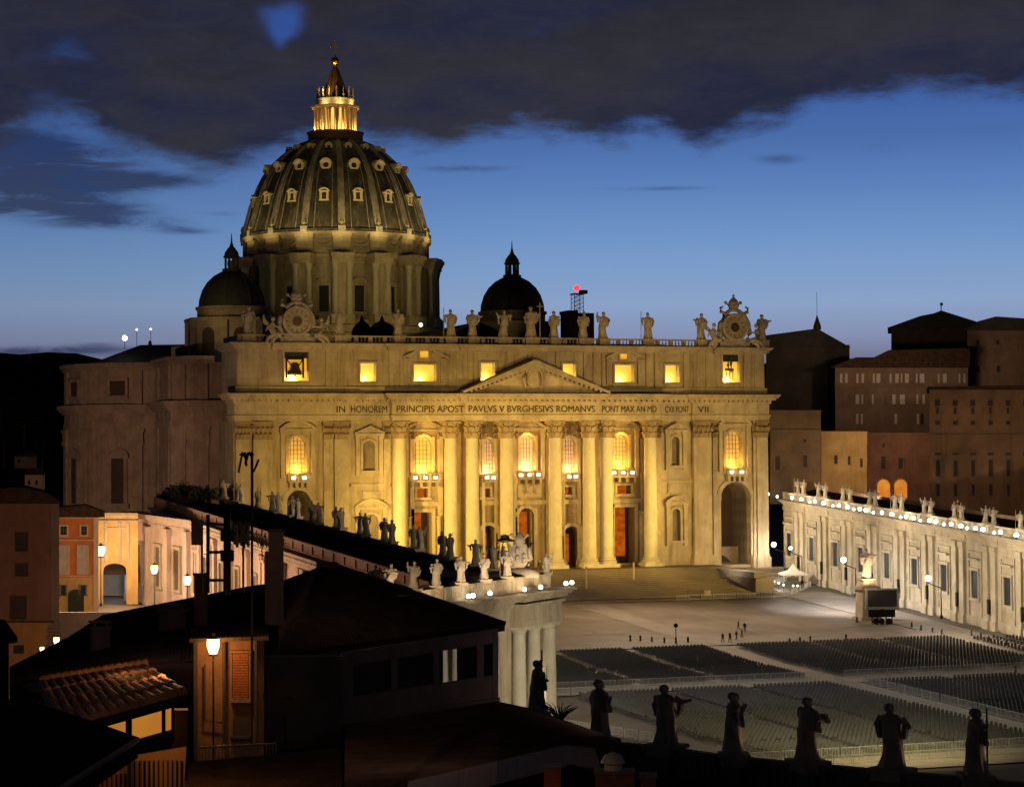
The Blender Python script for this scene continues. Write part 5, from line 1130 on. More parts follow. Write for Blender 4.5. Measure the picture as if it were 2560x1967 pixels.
# low platform, flag posts
q = onG(1722, 1490); o = thing('stage_platform', 'long low pale block lying on the paving before the steps', 'platform', q, radians(-62)); b = MB(); b.box(-4.6, 4.6, -1.0, 1.0, .25, 1.25); b.build('deck', stone2, o); b = MB(); b.box(-4.4, 4.4, -.85, .85, 0, .25); b.build('base', darkst, o)
for i, (px, py) in enumerate(((1466, 1488), (1584, 1476))):
    q = onG(px, py); o = thing('pale_post', '%s tall pale post on the church steps' % ('left', 'right')[i], 'post', q, 0, 'posts on the steps'); b = MB(); b.lathe([(.45, 0), (.45, .4), (.22, .5), (.2, 5.2), (.32, 5.35), (.1, 5.6)], 10); b.build('shaft', stone2, o)
# crowd barriers
pb = MB(); pb.box(-1.1, 1.1, -.025, .025, 1.02, 1.08); pb.box(-1.1, 1.1, -.025, .025, .16, .21)
for i in range(12): x_ = -1.08+i*2.16/11; pb.box(x_-.018, x_+.018, -.015, .015, .2, 1.03)
for s in (-1, 1): pb.box(s*1.08-.03, s*1.08+.03, -.03, .03, 0, 1.08); pb.box(s*.8-.03, s*.8+.03, -.35, .35, 0, .05)
BP = None
def barrier(x_, y_, rz, label, group):
    global BP
    if BP is None: BP = pb.build('crowd_barrier', palem); o = BP; tag(o, cat='barrier')
    else: o = BP.copy(); S.collection.objects.link(o)
    link(o, (x_, y_, gz(y_)+.14), rz, label, group)
Rn = random.Random(11)
def row(p, q, what, step=2.35, jit=.03):
    p, q = Vector(p), Vector(q); n = int((q-p).length/step); a = atan2((q-p).y, (q-p).x)
    for i in range(n): c = p.lerp(q, (i+.5)/n); barrier(c.x+Rn.uniform(-.08, .08), c.y+Rn.uniform(-.1, .1), a+Rn.uniform(-jit, jit), 'one of the metal crowd barriers in the row '+what, 'barriers '+what)
row((-46, -135.2), (-1.2, -135.2), 'behind the left rear chairs'); row((3.6, -135.2), (46, -135.2), 'behind the right rear chairs')
row((-46, -141.2), (-1.6, -141.2), 'before the left front chairs'); row((3.4, -141.2), (46, -141.2), 'before the right front chairs')
row((-1.6, -142), (-2.8, -200), 'left of the central aisle'); row((3.2, -142), (2.2, -200), 'right of the central aisle')
row((-44, -201.5), (-3, -201.5), 'nearest the dark statues'); row((-38, -206.5), (6, -206.5), 'at the near edge of the square'); row((-56, -163), (-47, -184), 'beside the portico pillars')
row((20, -36.6), (43, -36.6), 'in front of the church steps'); row((45, -22), (60, -6), 'below the arched passage', jit=.2); row((46, -33), (57, -20), 'beside the pointed tent', jit=.25)
# fields of chairs
cb = MB(); cv_, cf_ = [], []
base_v = [(-.2, -.2, .42), (.2, -.2, .42), (.2, .2, .42), (-.2, .2, .42), (-.2, .19, .85), (.2, .19, .85), (-.18, -.18, 0), (-.12, -.18, 0), (.18, -.18, 0), (.12, -.18, 0), (-.2, .2, 0), (-.14, .2, 0), (.2, .2, 0), (.14, .2, 0), (-.2, -.2, .36), (.2, -.2, .36), (.2, .2, .36), (-.2, .2, .36)]
base_f = [(0, 1, 2, 3), (3, 2, 5, 4), (0, 14, 15, 1), (1, 15, 16, 2), (3, 17, 14, 0), (14, 17, 16, 15), (6, 7, 14), (8, 9, 15), (10, 11, 17), (12, 13, 16)]
vv, ff = [], []
for (xa, xb, ya, yb) in ((-40.5, -2.0, -97.5, -133.5), (4.4, 42.5, -97.5, -133), (-40.5, -3.2, -143, -199), (3.6, 41, -143, -199), (46.5, 54, -100, -133)):
    y_ = ya; j = 0
    while y_ > yb:
        x_ = xa
        while x_ < xb:
            if not (abs((x_-xa)-(xb-xa)/3) < .9 or abs((x_-xa)-(xb-xa)*2/3) < .9 or (xa < 0 and x_+.18*(y_+143) < -48)):
                if Rn.random() > .03:
                    z_ = gz(y_)+.01; k = len(vv); c_, s_ = cos(pi+Rn.uniform(-.1, .1)), .0
                    vv += [(x_-a, y_-c, z_+e) for a, c, e in base_v]; ff += [tuple(k+i for i in f) for f in base_f]
            x_ += .62
        y_ -= 1.05; j += 1
        if j % 22 == 0: y_ -= 1.2
me = bpy.data.meshes.new('chairs'); me.from_pydata(vv, [], ff); me.materials.append(chairm); o = bpy.data.objects.new('chairs', me); S.collection.objects.link(o)
tag(o, 'wide fields of dark grey plastic chairs filling the square', 'chairs', kind='stuff')
# bollards and people
bm_ = MB(); bm_.lathe([(.24, 0), (.26, .15), (.17, .3), (.15, .75), (.2, .85), (.16, 1.0), (.05, 1.1)], 10); BO = None
bl = [(1576, 1604), (1601, 1604), (1630, 1607), (1661, 1609), (1690, 1610), (1720, 1608)]+[(1300+x_/1.7357, 1300+y_/1.7357) for x_, y_ in ((1462, 445), (1700, 468), (1740, 482), (1790, 492), (1830, 500), (1960, 505), (2000, 515), (2035, 530), (2075, 540), (2110, 548), (2150, 560), (1215, 535), (1260, 530), (1415, 522), (1170, 540), (2150, 665), (1740, 725))]
for i, (px, py) in enumerate(bl):
    q = onG(px, py)
    if BO is None: BO = bm_.build('bollard', darkst, None, 40); o = BO; tag(o, cat='bollard')
    else: o = BO.copy(); S.collection.objects.link(o)
    link(o, q, 0, 'one of the short dark stone bollards scattered between the chairs and the church' if 1 else '', 'bollards in the square')
def person(px, py, label, sc=1., stride=.18):
    q = onG(px, py); me = bpy.data.meshes.new('person')
    V_ = [(0, 0, .95), (0, 0, 1.15), (0, 0, 1.42), (0, .01, 1.52), (0, -.01, 1.66), (-.1, 0, .9), (-.11, -stride, .5), (-.11, -stride*.6, .06), (.1, 0, .9), (.11, stride*.6, .5), (.11, stride*1.6, .08), (-.2, 0, 1.4), (-.25, .06, 1.14), (-.24, -.05, .9), (.2, 0, 1.4), (.25, -.06, 1.14), (.24, -.1, .92), (-.11, -stride*.6-.16, .04), (.11, stride*1.6-.14, .04)]
    E_ = [(0, 1), (1, 2), (2, 3), (3, 4), (0, 5), (5, 6), (6, 7), (0, 8), (8, 9), (9, 10), (2, 11), (11, 12), (12, 13), (2, 14), (14, 15), (15, 16), (7, 17), (10, 18)]
    me.from_pydata(V_, E_, []); o = bpy.data.objects.new('person', me); S.collection.objects.link(o); me.materials.append(cloth)
    m_ = o.modifiers.new('skin', 'SKIN'); rr = [.16, .16, .17, .06, .11, .1, .075, .05, .1, .075, .05, .07, .05, .035, .07, .05, .035, .045, .045]
    for v_, r_ in zip(me.skin_vertices[0].data, rr): v_.radius = (r_, r_)
    me.skin_vertices[0].data[0].use_root = True; s_ = o.modifiers.new('sub', 'SUBSURF'); s_.levels = s_.render_levels = 1
    o.location = (q.x, q.y, q.z+.06); o.scale = (sc, sc, sc); o.rotation_euler = (0, 0, px*.7); tag(o, label, 'person', 'people by the central aisle'); return o
for px, py, lb in ((1807, 1608, 'person in dark clothes standing apart at the left of the group by the central aisle'), (1825, 1607, 'person in dark clothes, second from the left in the group by the central aisle'), (1841, 1602, 'person in dark clothes in the middle of the group by the central aisle'), (1855, 1596, 'person in dark clothes at the right of the group by the central aisle'), (1846, 1575, 'person in dark clothes walking behind the group, left of two'), (1862, 1581, 'person in dark clothes walking behind the group, right of two')): person(px, py, lb, 1.0)
q = onG(1690, 1607); o = thing('lamp_stand', 'thin dark stand with a round head among the bollards', 'stand', q); b = MB(); b.tube([(0, 0, 0), (0, 0, 2.6)], .07, 6); b.ball((0, 0, 2.9), .38, 10, 8); b.build('stand', iron, o)
lamp('SPOT', (10, -56, 34), 95000, (1, .76, .52), (10, -76, -6), 130, 1, 2.5)  # added unseen spot high above the forecourt, brightening the paving
for x_, y_, p_ in ((-25, -115, 1.), (26, -112, 1.), (-24, -172, .6), (26, -168, .6), (48, -120, .6)): lamp('SPOT', (x_, y_, 34), 16000*p_, (1, .86, .70), (x_, y_-4, -8), 130, 1, 3); lamp('SPOT', (-30, -212, 12), 8500, (1, .84, .42), (-26, -196, -9), 95, 1, 1); lamp('SPOT', (36, -60, 12), 6500, (.9, .9, 1), (46, -55, -4), 110, 1, .8)  # more added spots hanging in mid-air over chairs and paving
lamp('SPOT', (-20, -170, 26), 17000, (.88, .88, 1), (-8, -165, -8), 120, 1, 2)

lamp('SPOT', (-40, -160, 14), 26000, (1, .84, .66), (40, -78, 0), 30, 1, 1); lamp('SPOT', (q.x*0+34, -84, -1), 2200, (1, .66, .38), (39, -75, 4), 60, 1, .3)  # added unseen spots for the video screen and monument

# ================================================================ SURROUNDINGS
FH = Vector((sin(YAW), cos(YAW), 0))
def plate(b, P, dep, th, ext=None):                                        # a wall outline at a real distance, with real thickness behind it
    D = dep if isinstance(dep, (list, tuple)) else [dep]*len(P); f = [at(x_, y_, d) for (x_, y_), d in zip(P, D)]; n = len(f)
    if ext is None:
        ext = ray(EXT[0] if EXT[0] is not None else sum(p[0] for p in P)/len(P), 983); ext.z = 0; ext.normalize()
    b.add(f+[p+ext*th for p in f], [tuple(range(n)), tuple(range(2*n-1, n-1, -1))]+[(i, n+i, n+(i+1) % n, (i+1) % n) for i in range(n)])
EXT = [None]
def rect(b, x0, x1, y0, y1, dep, th): plate(b, [(x0, y1), (x1, y1), (x1, y0), (x0, y0)], dep, th)
def house(name, label, cat, wallmat, x0, x1, y0, y1, dep, th, wins=(), roof=None, roofmat=tiled, winmat=glassd, frame=shut, strings=(), group=None, fw=3):
    o = thing(name, label, cat, at((x0+x1)/2, y1, dep), 0, group); inv = Matrix.Translation(-o.location); EXT[0] = x1 if x1 < 1280 else x0
    b = MB(inv); 
    rect(b, x0, x1, y0, y1, dep, th); b.build('wall', wallmat, o)
    for s in strings: q = MB(inv); rect(q, x0-2, x1+2, s, s+max(3, 60/dep*8), dep-.35, .4); q.build('string_course', frame or wallmat, o)
    px_m = dep/5500
    for w in wins:
        a, c, e, g = w[:4]; f = MB(inv); fwid = fw
        rect(f, a-fwid, a, e-fwid, g+fwid, dep-.22, .25); rect(f, c, c+fwid, e-fwid, g+fwid, dep-.22, .25); rect(f, a, c, e-fwid, e, dep-.22, .25); rect(f, a, c, g, g+fwid, dep-.26, .3)
        wo = f.build('window', (w[5] if len(w) > 5 else frame) or wallmat, o); q = MB(inv); rect(q, a, c, e, g, dep-.08, .06); q.build('pane', w[4] if len(w) > 4 and w[4] else winmat, wo)
        if fw >= 3 and frame is not None: 
            q = MB(inv); m_ = (a+c)/2; t_ = 30/dep; rect(q, m_-t_, m_+t_, e, g, dep-.14, .05); rect(q, a, c, (e+g)/2-t_, (e+g)/2+t_, dep-.145, .05); q.build('glazing_bars', frame, wo)
    if roof:
        q = MB(inv); plate(q, roof, dep-.8, th+1.6); q.build('roof', roofmat, o)
    EXT[0] = None
    return o
# gabled chapel and palaces right of the church
house('chapel', 'dark gabled chapel with a small pointed turret, right behind the church facade', 'chapel', mat('dusk_brick', (.06, .05, .045), (.04, .034, .03), .3), 1915, 2124, 862, 1090, 520, 28, roof=[(1915, 868), (1915, 838), (2043, 821), (2126, 868)], roofmat=leadd, frame=None)
o = [x_ for x_ in S.objects if x_.name.startswith('chapel') and x_.type == 'EMPTY'][0]; inv = Matrix.Translation(-o.location)
b = MB(inv); p = at(2043, 824, 519); b.lathe([(1.0, p.z), (.9, p.z+1), (.45, p.z+2.2), (.1, p.z+3.4)], 8, p.x, p.y); b.tube([(p.x, p.y, p.z+3), (p.x, p.y, p.z+8.8)], .05, 5); b.build('turret', leadd, o, 40)
sh_w = [(a, a+w, 934, 957) for a, w in ((2100, 6), (2113, 6), (2141, 5), (2154, 6), (2182, 5), (2191, 10), (2224, 5), (2238, 9), (2252, 4), (2262, 10), (2289, 5), (2299, 12), (2344, 5), (2357, 10), (2396, 5), (2408, 6))]
sh_w = [(a, c, e, g, shut) for a, c, e, g in sh_w]+[(a, a+w, 986, 1010, shut) for a, w in ((2139, 9), (2154, 4), (2180, 4), (2231, 8), (2250, 12), (2291, 5), (2306, 6))]+[(a, a+w, 1034, 1060, m_) for a, w, m_ in ((2140, 6, shut), (2152, 5, shut), (2236, 7, shut), (2292, 6, shut), (2301, 8, glassd))]
house('palace', 'long brown palace with rows of pale shuttered windows, right of the chapel', 'palace', brownst, 2088, 2420, 916, 1110, 505, 22, sh_w, roof=[(2075, 919), (2120, 900), (2140, 893), (2185, 893), (2222, 875), (2425, 870), (2425, 919)], frame=None, strings=(964,), fw=.01)
house('palace', 'tall dark hall with low hipped roof and finial standing above the palace', 'palace', darkst, 2228, 2420, 818, 920, 530, 26, roof=[(2219, 819), (2300, 790), (2335, 783), (2353, 776), (2375, 783), (2445, 805), (2440, 819)], roofmat=leadd, frame=None)
o = S.objects['palace.001']; inv = Matrix.Translation(-o.location); b = MB(inv); p = at(2353, 778, 530); b.tube([p, p+Vector((0, 0, 1.3))], .12, 6); b.ball(p+Vector((.1, 0, 1.7)), .4, 8, 6); b.build('finial', iron, o)
house('palace', 'brown upper palace block at the right edge with a row of framed windows', 'palace', brownst, 2418, 2640, 824, 1000, 512, 24, [(2440, 2449, 914, 930), (2492, 2501, 914, 930), (2440, 2448, 850, 862), (2490, 2498, 850, 862)], roof=[(2412, 826), (2445, 803), (2490, 791), (2640, 801), (2640, 826)], roofmat=leadd, fw=2, frame=brownst)
ww = []
for i in range(6):
    x_ = 2338+i*44; ww += [(x_, x_+12, 1000, 1016, voidm), (x_+2, x_+12, 1150, 1190, voidm), (x_+1, x_+12, 1052, 1062, voidm), (x_+3, x_+11, 1210, 1240, voidm), (x_-1, x_+14, 1132, 1137, voidm), (x_+3, x_+9, 1016, 1034, voidm)]
house('palace', 'big plain brown palace filling the right edge behind the gallery statues', 'palace', mat('palace_stucco', (.21, .125, .07), (.12, .07, .04), .12, streak=.7, c3=(.07, .04, .025)), 2324, 2660, 972, 1330, 440, 30, ww, roof=[(2316, 974), (2320, 966), (2660, 962), (2660, 974)], frame=brownst, strings=(1085,), fw=2)
house('palace_wing', 'brown wing joined to the right corner of the church, with a tall window', 'palace', mat('umber_stucco', (.15, .10, .06), (.10, .07, .04), .3, streak=.3), 1925, 2052, 1024, 1260, 474, 14, [(2008, 2018, 1138, 1168, voidm), (1938, 1950, 1140, 1175, voidm), (2008, 2016, 1098, 1106, voidm)], strings=(1026, 1074), frame=brownst, fw=3)  # one long building split into three segments with separate wall colours
house('palace_wing', 'yellow lit wing with small windows behind the gallery statues', 'palace', ochre, 2053, 2168, 1078, 1270, 478, 14, [(2086, 2094, 1138, 1160, voidm), (2120, 2126, 1140, 1162, voidm), (2150, 2157, 1146, 1168, voidm)], strings=(1078,), frame=ochre, fw=2)
ra = house('palace_wing', 'dark red wing with two glowing orange arches', 'palace', redst, 2169, 2324, 1082, 1290, 482, 14, [(2205, 2213, 1108, 1118, voidm), (2203, 2214, 1140, 1172, voidm), (2246, 2257, 1144, 1172, voidm)], strings=(1082,), frame=brownst, fw=2)
inv = Matrix.Translation(-ra.location)
for x0, x1 in ((2193, 2225), (2236, 2268)):
    n = 10; P = [(x0, 1245)]+[((x0+x1)/2-(x1-x0)/2*cos(pi*i/n), 1216-18*sin(pi*i/n)) for i in range(n+1)]+[(x1, 1245)]
    q = MB(inv); plate(q, P, 481.6, .2); q.build('arched_window', e_arch, ra)
    q = MB(inv)
    for i in range(1, len(P)-2): a, c = P[i], P[i+1]; cx = (x0+x1)/2; plate(q, [a, c, (cx+(c[0]-cx)*1.16, c[1]-3), (cx+(a[0]-cx)*1.16, a[1]-3)], 481.2, .5)
    q.build('arch_trim', ochre, ra)
# radio tower with red beacon behind the facade
p = at(1444, 862, 545); o = thing('beacon_tower', 'brick turret with a scaffold mast carrying a glowing red beacon', 'tower', p); px = 545/5500
b = MB(); b.box(-34*px, 33*px, -3, 3, -4, 76*px); b.box(-36*px, -10*px, -3.2, 3.2, 76*px, 84*px); b.box(-10*px, 33*px, -3.1, 3.1, 76*px, 78*px); b.build('turret', brickm, o)
b = MB(); z0, z1 = 84*px, 126*px
for s in (-1, 1):
    for r_ in (-1, 1): b.tube([(s*1.2, r_*1.2, z0-1), (s*1.15, r_*1.15, z1)], .09, 5)
for k in range(4):
    a, c = z0+(z1-z0)*k/4, z0+(z1-z0)*(k+1)/4
    for r_ in (-1, 1): b.tube([(-1.2, r_*1.2, a), (1.2, r_*1.2, c)], .06, 5); b.tube([(1.2, r_*1.2, a), (-1.2, r_*1.2, c)], .06, 5)
b.box(-1.5, 1.5, -1.5, 1.5, z1, z1+.2); b.box(.6, 2.6, -.5, .5, z1+.2, z1+1.1); b.build('scaffold_mast', iron, o)
b = MB(); b.ball((-.1, 0, z1+1.6), .75, 14, 10); b.build('beacon', e_red, o, 60); lamp('POINT', p+Vector((-.1, -1.5, z1+1.8)), 150, (1, .08, .1), radius=.5)
# work light on the roof behind the balustrade, and lamps on the left roofs
def polelamp(px, py, y2, dep, r_, label, m_=e_whts):
    q = at(px, y2, dep); t_ = at(px, py, dep); o = thing('roof_lamp', label, 'lamp', q, 0, 'lamps on the church roofs'); b = MB(); b.tube([(0, 0, -.5), (0, 0, t_.z-q.z)], .07, 6); b.build('pole', iron, o); b = MB(); b.ball((0, 0, t_.z-q.z), r_, 10, 8); b.build('bulb', m_, o, 60)
polelamp(1052, 812, 835, 470, .42, 'bright work lamp on the church roof left of the balustrade statues'); polelamp(312, 845, 870, 545, .62, 'largest bright lamp on the dark roof far left', e_wht); polelamp(342, 824, 866, 545, .25, 'small lamp on a pole left of the little roof cupola'); polelamp(377, 823, 850, 545, .25, 'small lamp on a pole above the little roof cupola')
# hills on the horizon
b = MB(); R = random.Random(5); nn = 90
for i in range(nn+1):
    px = -1800+i*6400/nn; hgt = 897+14*sin(px*.004+1)+5*sin(px*.021)+R.uniform(-1.5, 1.5)
    if px < 320: hgt = 884+4*sin(px*.03)+(max(0, px-170)*.15)
    a = at(px, hgt, 1500); b.v += [Vector((a.x, a.y, -60)), a, at(px, hgt-2, 1900)*1.0, Vector((*at(px, hgt, 2300)[:2], -60))]
for i in range(nn):
    for j in range(3): k = i*4+j; b.f.append((k, k+4, k+5, k+1))
tag(b.build('hills', hillm), kind='structure')
def blob_leaves(c, rx, ry, rz_, n, sz, seed):
    R = random.Random(seed); b = MB()
    for i in range(n):
        a = R.uniform(0, 2*pi); t_ = R.uniform(-1, 1); r_ = R.random()**.4*(.75+.25*sin(3*a+seed)+.15*sin(7*t_*3)); s_ = sqrt(1-t_*t_)
        p = Vector((c[0]+rx*r_*s_*cos(a), c[1]+ry*r_*s_*sin(a), c[2]+rz_*r_*t_)); e = Vector((R.uniform(-1, 1), R.uniform(-1, 1), R.uniform(-.6, .8))).normalized(); f = e.cross(Vector((R.uniform(-1, 1), R.uniform(-1, 1), 1))).normalized()
        w = sz*R.uniform(.6, 1.3); b.add([p-e*w, p+f*w*.45, p+e*w, p-f*w*.45], [(0, 1, 2, 3)])
    return b
def tree(px, py, dep, w, h, label, seed, n=1800, grp='trees by the church'):
    q = at(px, py, dep); o = thing('tree', label, 'tree', q, 0, grp); b = MB(); b.tube([(0, 0, -3), (.1, 0, h*.3), (.3, .2, h*.6)], [.35, .28, .12], 8)
    for a in range(5): b.tube([(.1, 0, h*.3), (w*.5*cos(a*1.3), w*.5*sin(a*1.3), h*.65)], [.16, .05], 6)
    b.build('trunk', brownst, o, 60); blob_leaves((0, 0, h*.6), w, w, h*.45, n, .42, seed).build('crown', leaf, o)
tree(455, 1266, 430, 4.0, 4.6, 'dark bushy tree on the gallery roof beside the church flank', 1); tree(505, 1266, 425, 3.4, 3.8, 'smaller dark tree right of the bushy one by the church flank', 2)
tree(415, 1275, 440, 2.4, 3.8, 'low dark shrub left of the bushy tree by the church flank', 3, 900)
for i, (px, py) in enumerate(((10, 1150), (60, 1100), (105, 1180), (0, 1060))): tree(px, py, 800, 16, 14, '%s dark hillside tree at the left edge' % nth(i), 20+i, 1500, 'hillside trees')
# hillside house, orange house, big left building
house('hillside_house', 'small pale house on the dark slope at the far left', 'house', pinkst, 62, 112, 1186, 1240, 620, 12, [(70, 76, 1200, 1212), (88, 94, 1200, 1212)], roof=[(56, 1187), (70, 1172), (104, 1170), (116, 1187)], frame=None, fw=.01)
house('hillside_house', 'higher pale house on the dark slope at the far left', 'house', stoned, 36, 92, 1140, 1170, 660, 12, [(44, 50, 1148, 1156)], roof=[(30, 1141), (46, 1132), (88, 1132), (96, 1141)], frame=None, fw=.01)
D1 = 372
oh = house('orange_house', 'orange and yellow house with white framed windows lit by the street lamps', 'house', orange, 143, 234, 1292, 1443, D1, 9, [(151, 167, 1315, 1337), (203, 217, 1315, 1337), (148, 170, 1366, 1398, shut), (196, 218, 1366, 1398, shut), (150, 170, 1404, 1432, shut), (196, 218, 1404, 1432, shut)], roof=[(138, 1293), (150, 1268), (214, 1262), (262, 1281), (262, 1293)], frame=pinkst, strings=(1292, 1348, 1438), fw=4)
inv = Matrix.Translation(-oh.location); b = MB(inv); rect(b, 143, 234, 1443, 1535, D1-.05, 9); b.build('ground_storey_wall', yellowst, oh); b = MB(inv); rect(b, 234, 246, 1290, 1535, D1-.25, 9); b.build('corner_strip', pinkst, oh)
for a, c in ((153, 164), (202, 214)): b = MB(inv); rect(b, a, c, 1462, 1488, D1-.2, .1); w = b.build('window', glassd, oh); b = MB(inv); rect(b, a-7, a, 1460, 1490, D1-.4, .08); rect(b, c, c+4, 1460, 1490, D1-.4, .08); b.build('shutters', greym, w)
b = MB(inv); n = 10; plate(b, [(170, 1532)]+[(190-20*cos(pi*i/n), 1487-14*sin(pi*i/n)) for i in range(n+1)]+[(210, 1532)], D1-.4, .3); b.build('door', doorg, oh)
# gate in the wall between the house and the gallery
D2 = 402; gt = thing('gate_wall', 'brightly lit wall with a wide dark-topped gateway at the end of the street', 'gateway', at(280, 1500, D2)); inv = Matrix.Translation(-gt.location); b = MB(inv)
n = 12; arc = [(287-29*cos(pi*i/n), 1432-24*(sin(pi*i/n)**.6)) for i in range(n+1)]
plate(b, [(246, 1510), (246, 1284), (287, 1284), (287, 1408)]+arc[:7][::-1]+[(258, 1510)], D2, 4); plate(b, [(287, 1408), (287, 1284), (345, 1284), (345, 1510), (316, 1510)]+arc[6:][::-1], D2, 4); b.build('wall', yellowst, gt)
b = MB(inv); rect(b, 243, 345, 1282, 1288, D2-.7, 1); rect(b, 243, 345, 1300, 1304, D2-.4, .6); rect(b, 260, 314, 1318, 1321, D2-.15, .2)
for x_ in (261, 296, 316): rect(b, x_, x_+7, 1305, 1404, D2-.3, .4)
b.build('cornice', stone2, gt); b = MB(inv); rect(b, 255, 330, 1395, 1520, D2+16, .5); b.build('inner_court_wall', shut, gt); b = MB(inv); rect(b, 256, 320, 1402, 1436, D2+4.2, 6); b.build('vault', voidm, gt)  # the vault's shadow is put into its dark colour
p = at(285, 1460, D2+9); lamp('POINT', p, 220, (.92, .96, 1), radius=1.2)
GL2 = thing('perimeter_wall', 'tall lit wall with panelled pilasters leading from the gateway to the gallery', 'wall', (0, 0, 0)); b = MB()
p0, p1 = at(312, 1500, 412), GL.P(34, WD+.6, 0); gg = Gal((p0.x, p0.y), (p1.x+.2, p1.y), -1.2, -2.4, 1)
if (gg.P(0, 1, 0)-CAM).length > (gg.P(0, -1, 0)-CAM).length: gg.n = -gg.n
gg.box(b, 0, gg.L, 0, -3, -1, 14.2)
for z0, z1, n1 in ((14.2, 14.7, .25), (14.7, 15.4, .15), (15.4, 16.3, .9)): gg.box(b, 0, gg.L, n1, -3, z0, z1)
b.build('wall', pinkst, GL2)
for u in range(2, int(gg.L), 7):
    b = MB(); gg.box(b, u, u+1.3, .9, 0, -1, 14.15); gg.box(b, u-.25, u+1.55, 1.1, 0, 12.9, 14.16); gg.box(b, u-.25, u+1.55, 1.15, 0, -1, 1.2); b.build('pilaster', pinkst, GL2)
    b = MB(); gg.box(b, u+2.4, u+2.8, .4, 0, 3.4, 10.6); gg.box(b, u+4.6, u+5.0, .4, 0, 3.4, 10.6); gg.box(b, u+2.2, u+5.2, .55, 0, 10.6, 11.2); gg.box(b, u+2.2, u+5.2, .5, 0, 2.9, 3.4); w = b.build('window', stone2, GL2); b = MB(); gg.box(b, u+2.8, u+4.6, .05, .01, 3.4, 10.6); b.build('pane', brownst, w)
def streetlamp(px, py, dep, zbase, label, e=e_warm, r_=.45, power=1500, col=(1, .68, .36), off=None, grp='street lamps left'):
    p = at(px, py, dep); o = thing('street_lamp', label, 'street lamp', (p.x, p.y, zbase), 0, grp); h = p.z-zbase
    b = MB(); b.lathe([(.2, 0), (.22, .5), (.09, .7), (.07, h-r_*1.3)] if h < 12 and r_ > .21 else [(.03, 0), (.025, h-r_*1.3)], 8); b.lathe([(r_*.5, h-r_*1.4), (r_*.6, h-r_*1.1)], 8); b.lathe([(r_*.9, h+r_*.9), (r_*.3, h+r_*1.25), (.04, h+r_*1.6)], 8); b.build('post', iron, o)
    b = MB(); b.lathe([(r_*.5, h-r_*1.1), (r_*.85, h-.1*r_), (r_*.85, h+r_*.5), (r_*.8, h+r_*.9)], 12); b.build('lantern', e, o, 60); L = off or (-.8, -1.2, .3); lamp('POINT', p+Vector(L), power, col, radius=r_); return o
streetlamp(252, 1376, 396, -1.5, 'bright street lamp against the gateway wall beside the orange house', r_=.9, power=5000, col=(1, .62, .30), off=(1.5, -3, 0))
streetlamp(386, 1422, 388, -3, 'street lamp standing in front of the panelled gallery wall', r_=.75, power=3800, col=(1, .62, .36), off=(-3, -3, 0)); streetlamp(468, 1450, 366, -3.8, 'bright street lamp partly behind the rooftop pole', r_=.75, power=2600, col=(1, .6, .32), off=(-1.5, -2, 0)); lamp('POINT', at(520, 1450, 346), 4200, (1, .58, .34), radius=.5)
[lamp('SPOT', GL.P(u_, WD+20, 13), 11000, (1, .53, .33), GL.P(u_+14, WD, 8), 100, 1, .5) for u_ in (12, 38, 64, 90, 116, 142)]; lamp('POINT', at(340, 1440, 380), 8500, (1, .78, .58), radius=.5); lamp('POINT', at(190, 1400, 345), 11000, (1, .6, .3), radius=.6); pass
# street and parapet
b = MB(); P = [at(150, 1545, 366), at(520, 1560, 330), at(560, 1470, 400), at(240, 1500, 402)]; 
for i, p in enumerate(P): p.z = gz(p.y)+.25
b.slab(P, .2); tag(b.build('street', travg), kind='structure')
b = MB(); rect(b, 130, 440, 1533, 1562, 338, .6); rect(b, 128, 442, 1530, 1536, 337.8, 1.0); rect(b, 60, 440, 1562, 1700, 338.2, .5); w = b.build('street_parapet', pinkst); tag(w, 'low pinkish parapet wall in front of the orange house', 'wall')
lamp('POINT', at(250, 1520, 325), 1200, (1, .6, .34), radius=.4)
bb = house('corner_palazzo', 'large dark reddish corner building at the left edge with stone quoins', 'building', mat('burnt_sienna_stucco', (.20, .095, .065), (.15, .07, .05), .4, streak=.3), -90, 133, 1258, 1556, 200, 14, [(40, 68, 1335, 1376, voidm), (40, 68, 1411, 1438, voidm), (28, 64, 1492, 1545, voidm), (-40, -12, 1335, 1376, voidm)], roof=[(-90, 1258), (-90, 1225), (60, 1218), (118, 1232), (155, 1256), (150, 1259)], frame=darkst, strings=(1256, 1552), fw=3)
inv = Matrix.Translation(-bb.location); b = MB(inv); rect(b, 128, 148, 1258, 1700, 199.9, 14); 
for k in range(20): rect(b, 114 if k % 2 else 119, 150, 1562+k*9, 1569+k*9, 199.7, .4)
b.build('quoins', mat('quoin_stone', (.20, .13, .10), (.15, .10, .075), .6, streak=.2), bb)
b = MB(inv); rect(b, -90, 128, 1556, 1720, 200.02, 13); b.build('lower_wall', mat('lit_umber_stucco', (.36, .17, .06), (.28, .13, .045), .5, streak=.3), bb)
b = MB(inv); rect(b, 34, 60, 1612, 1632, 199.8, .1); b.build('window', glassd, bb)
streetlamp(105, 1622, 192, 3, 'small warm lamp in front of the corner building, left of two', r_=.22, power=130); streetlamp(141, 1600, 192, 3, 'small warm lamp in front of the corner building, right of two', r_=.3, power=160)

# ================================================================ NEAR ROOFTOPS
def Z(z, px, py): d = ray(px, py); return CAM+d*((z-CAM.z)/d.z)
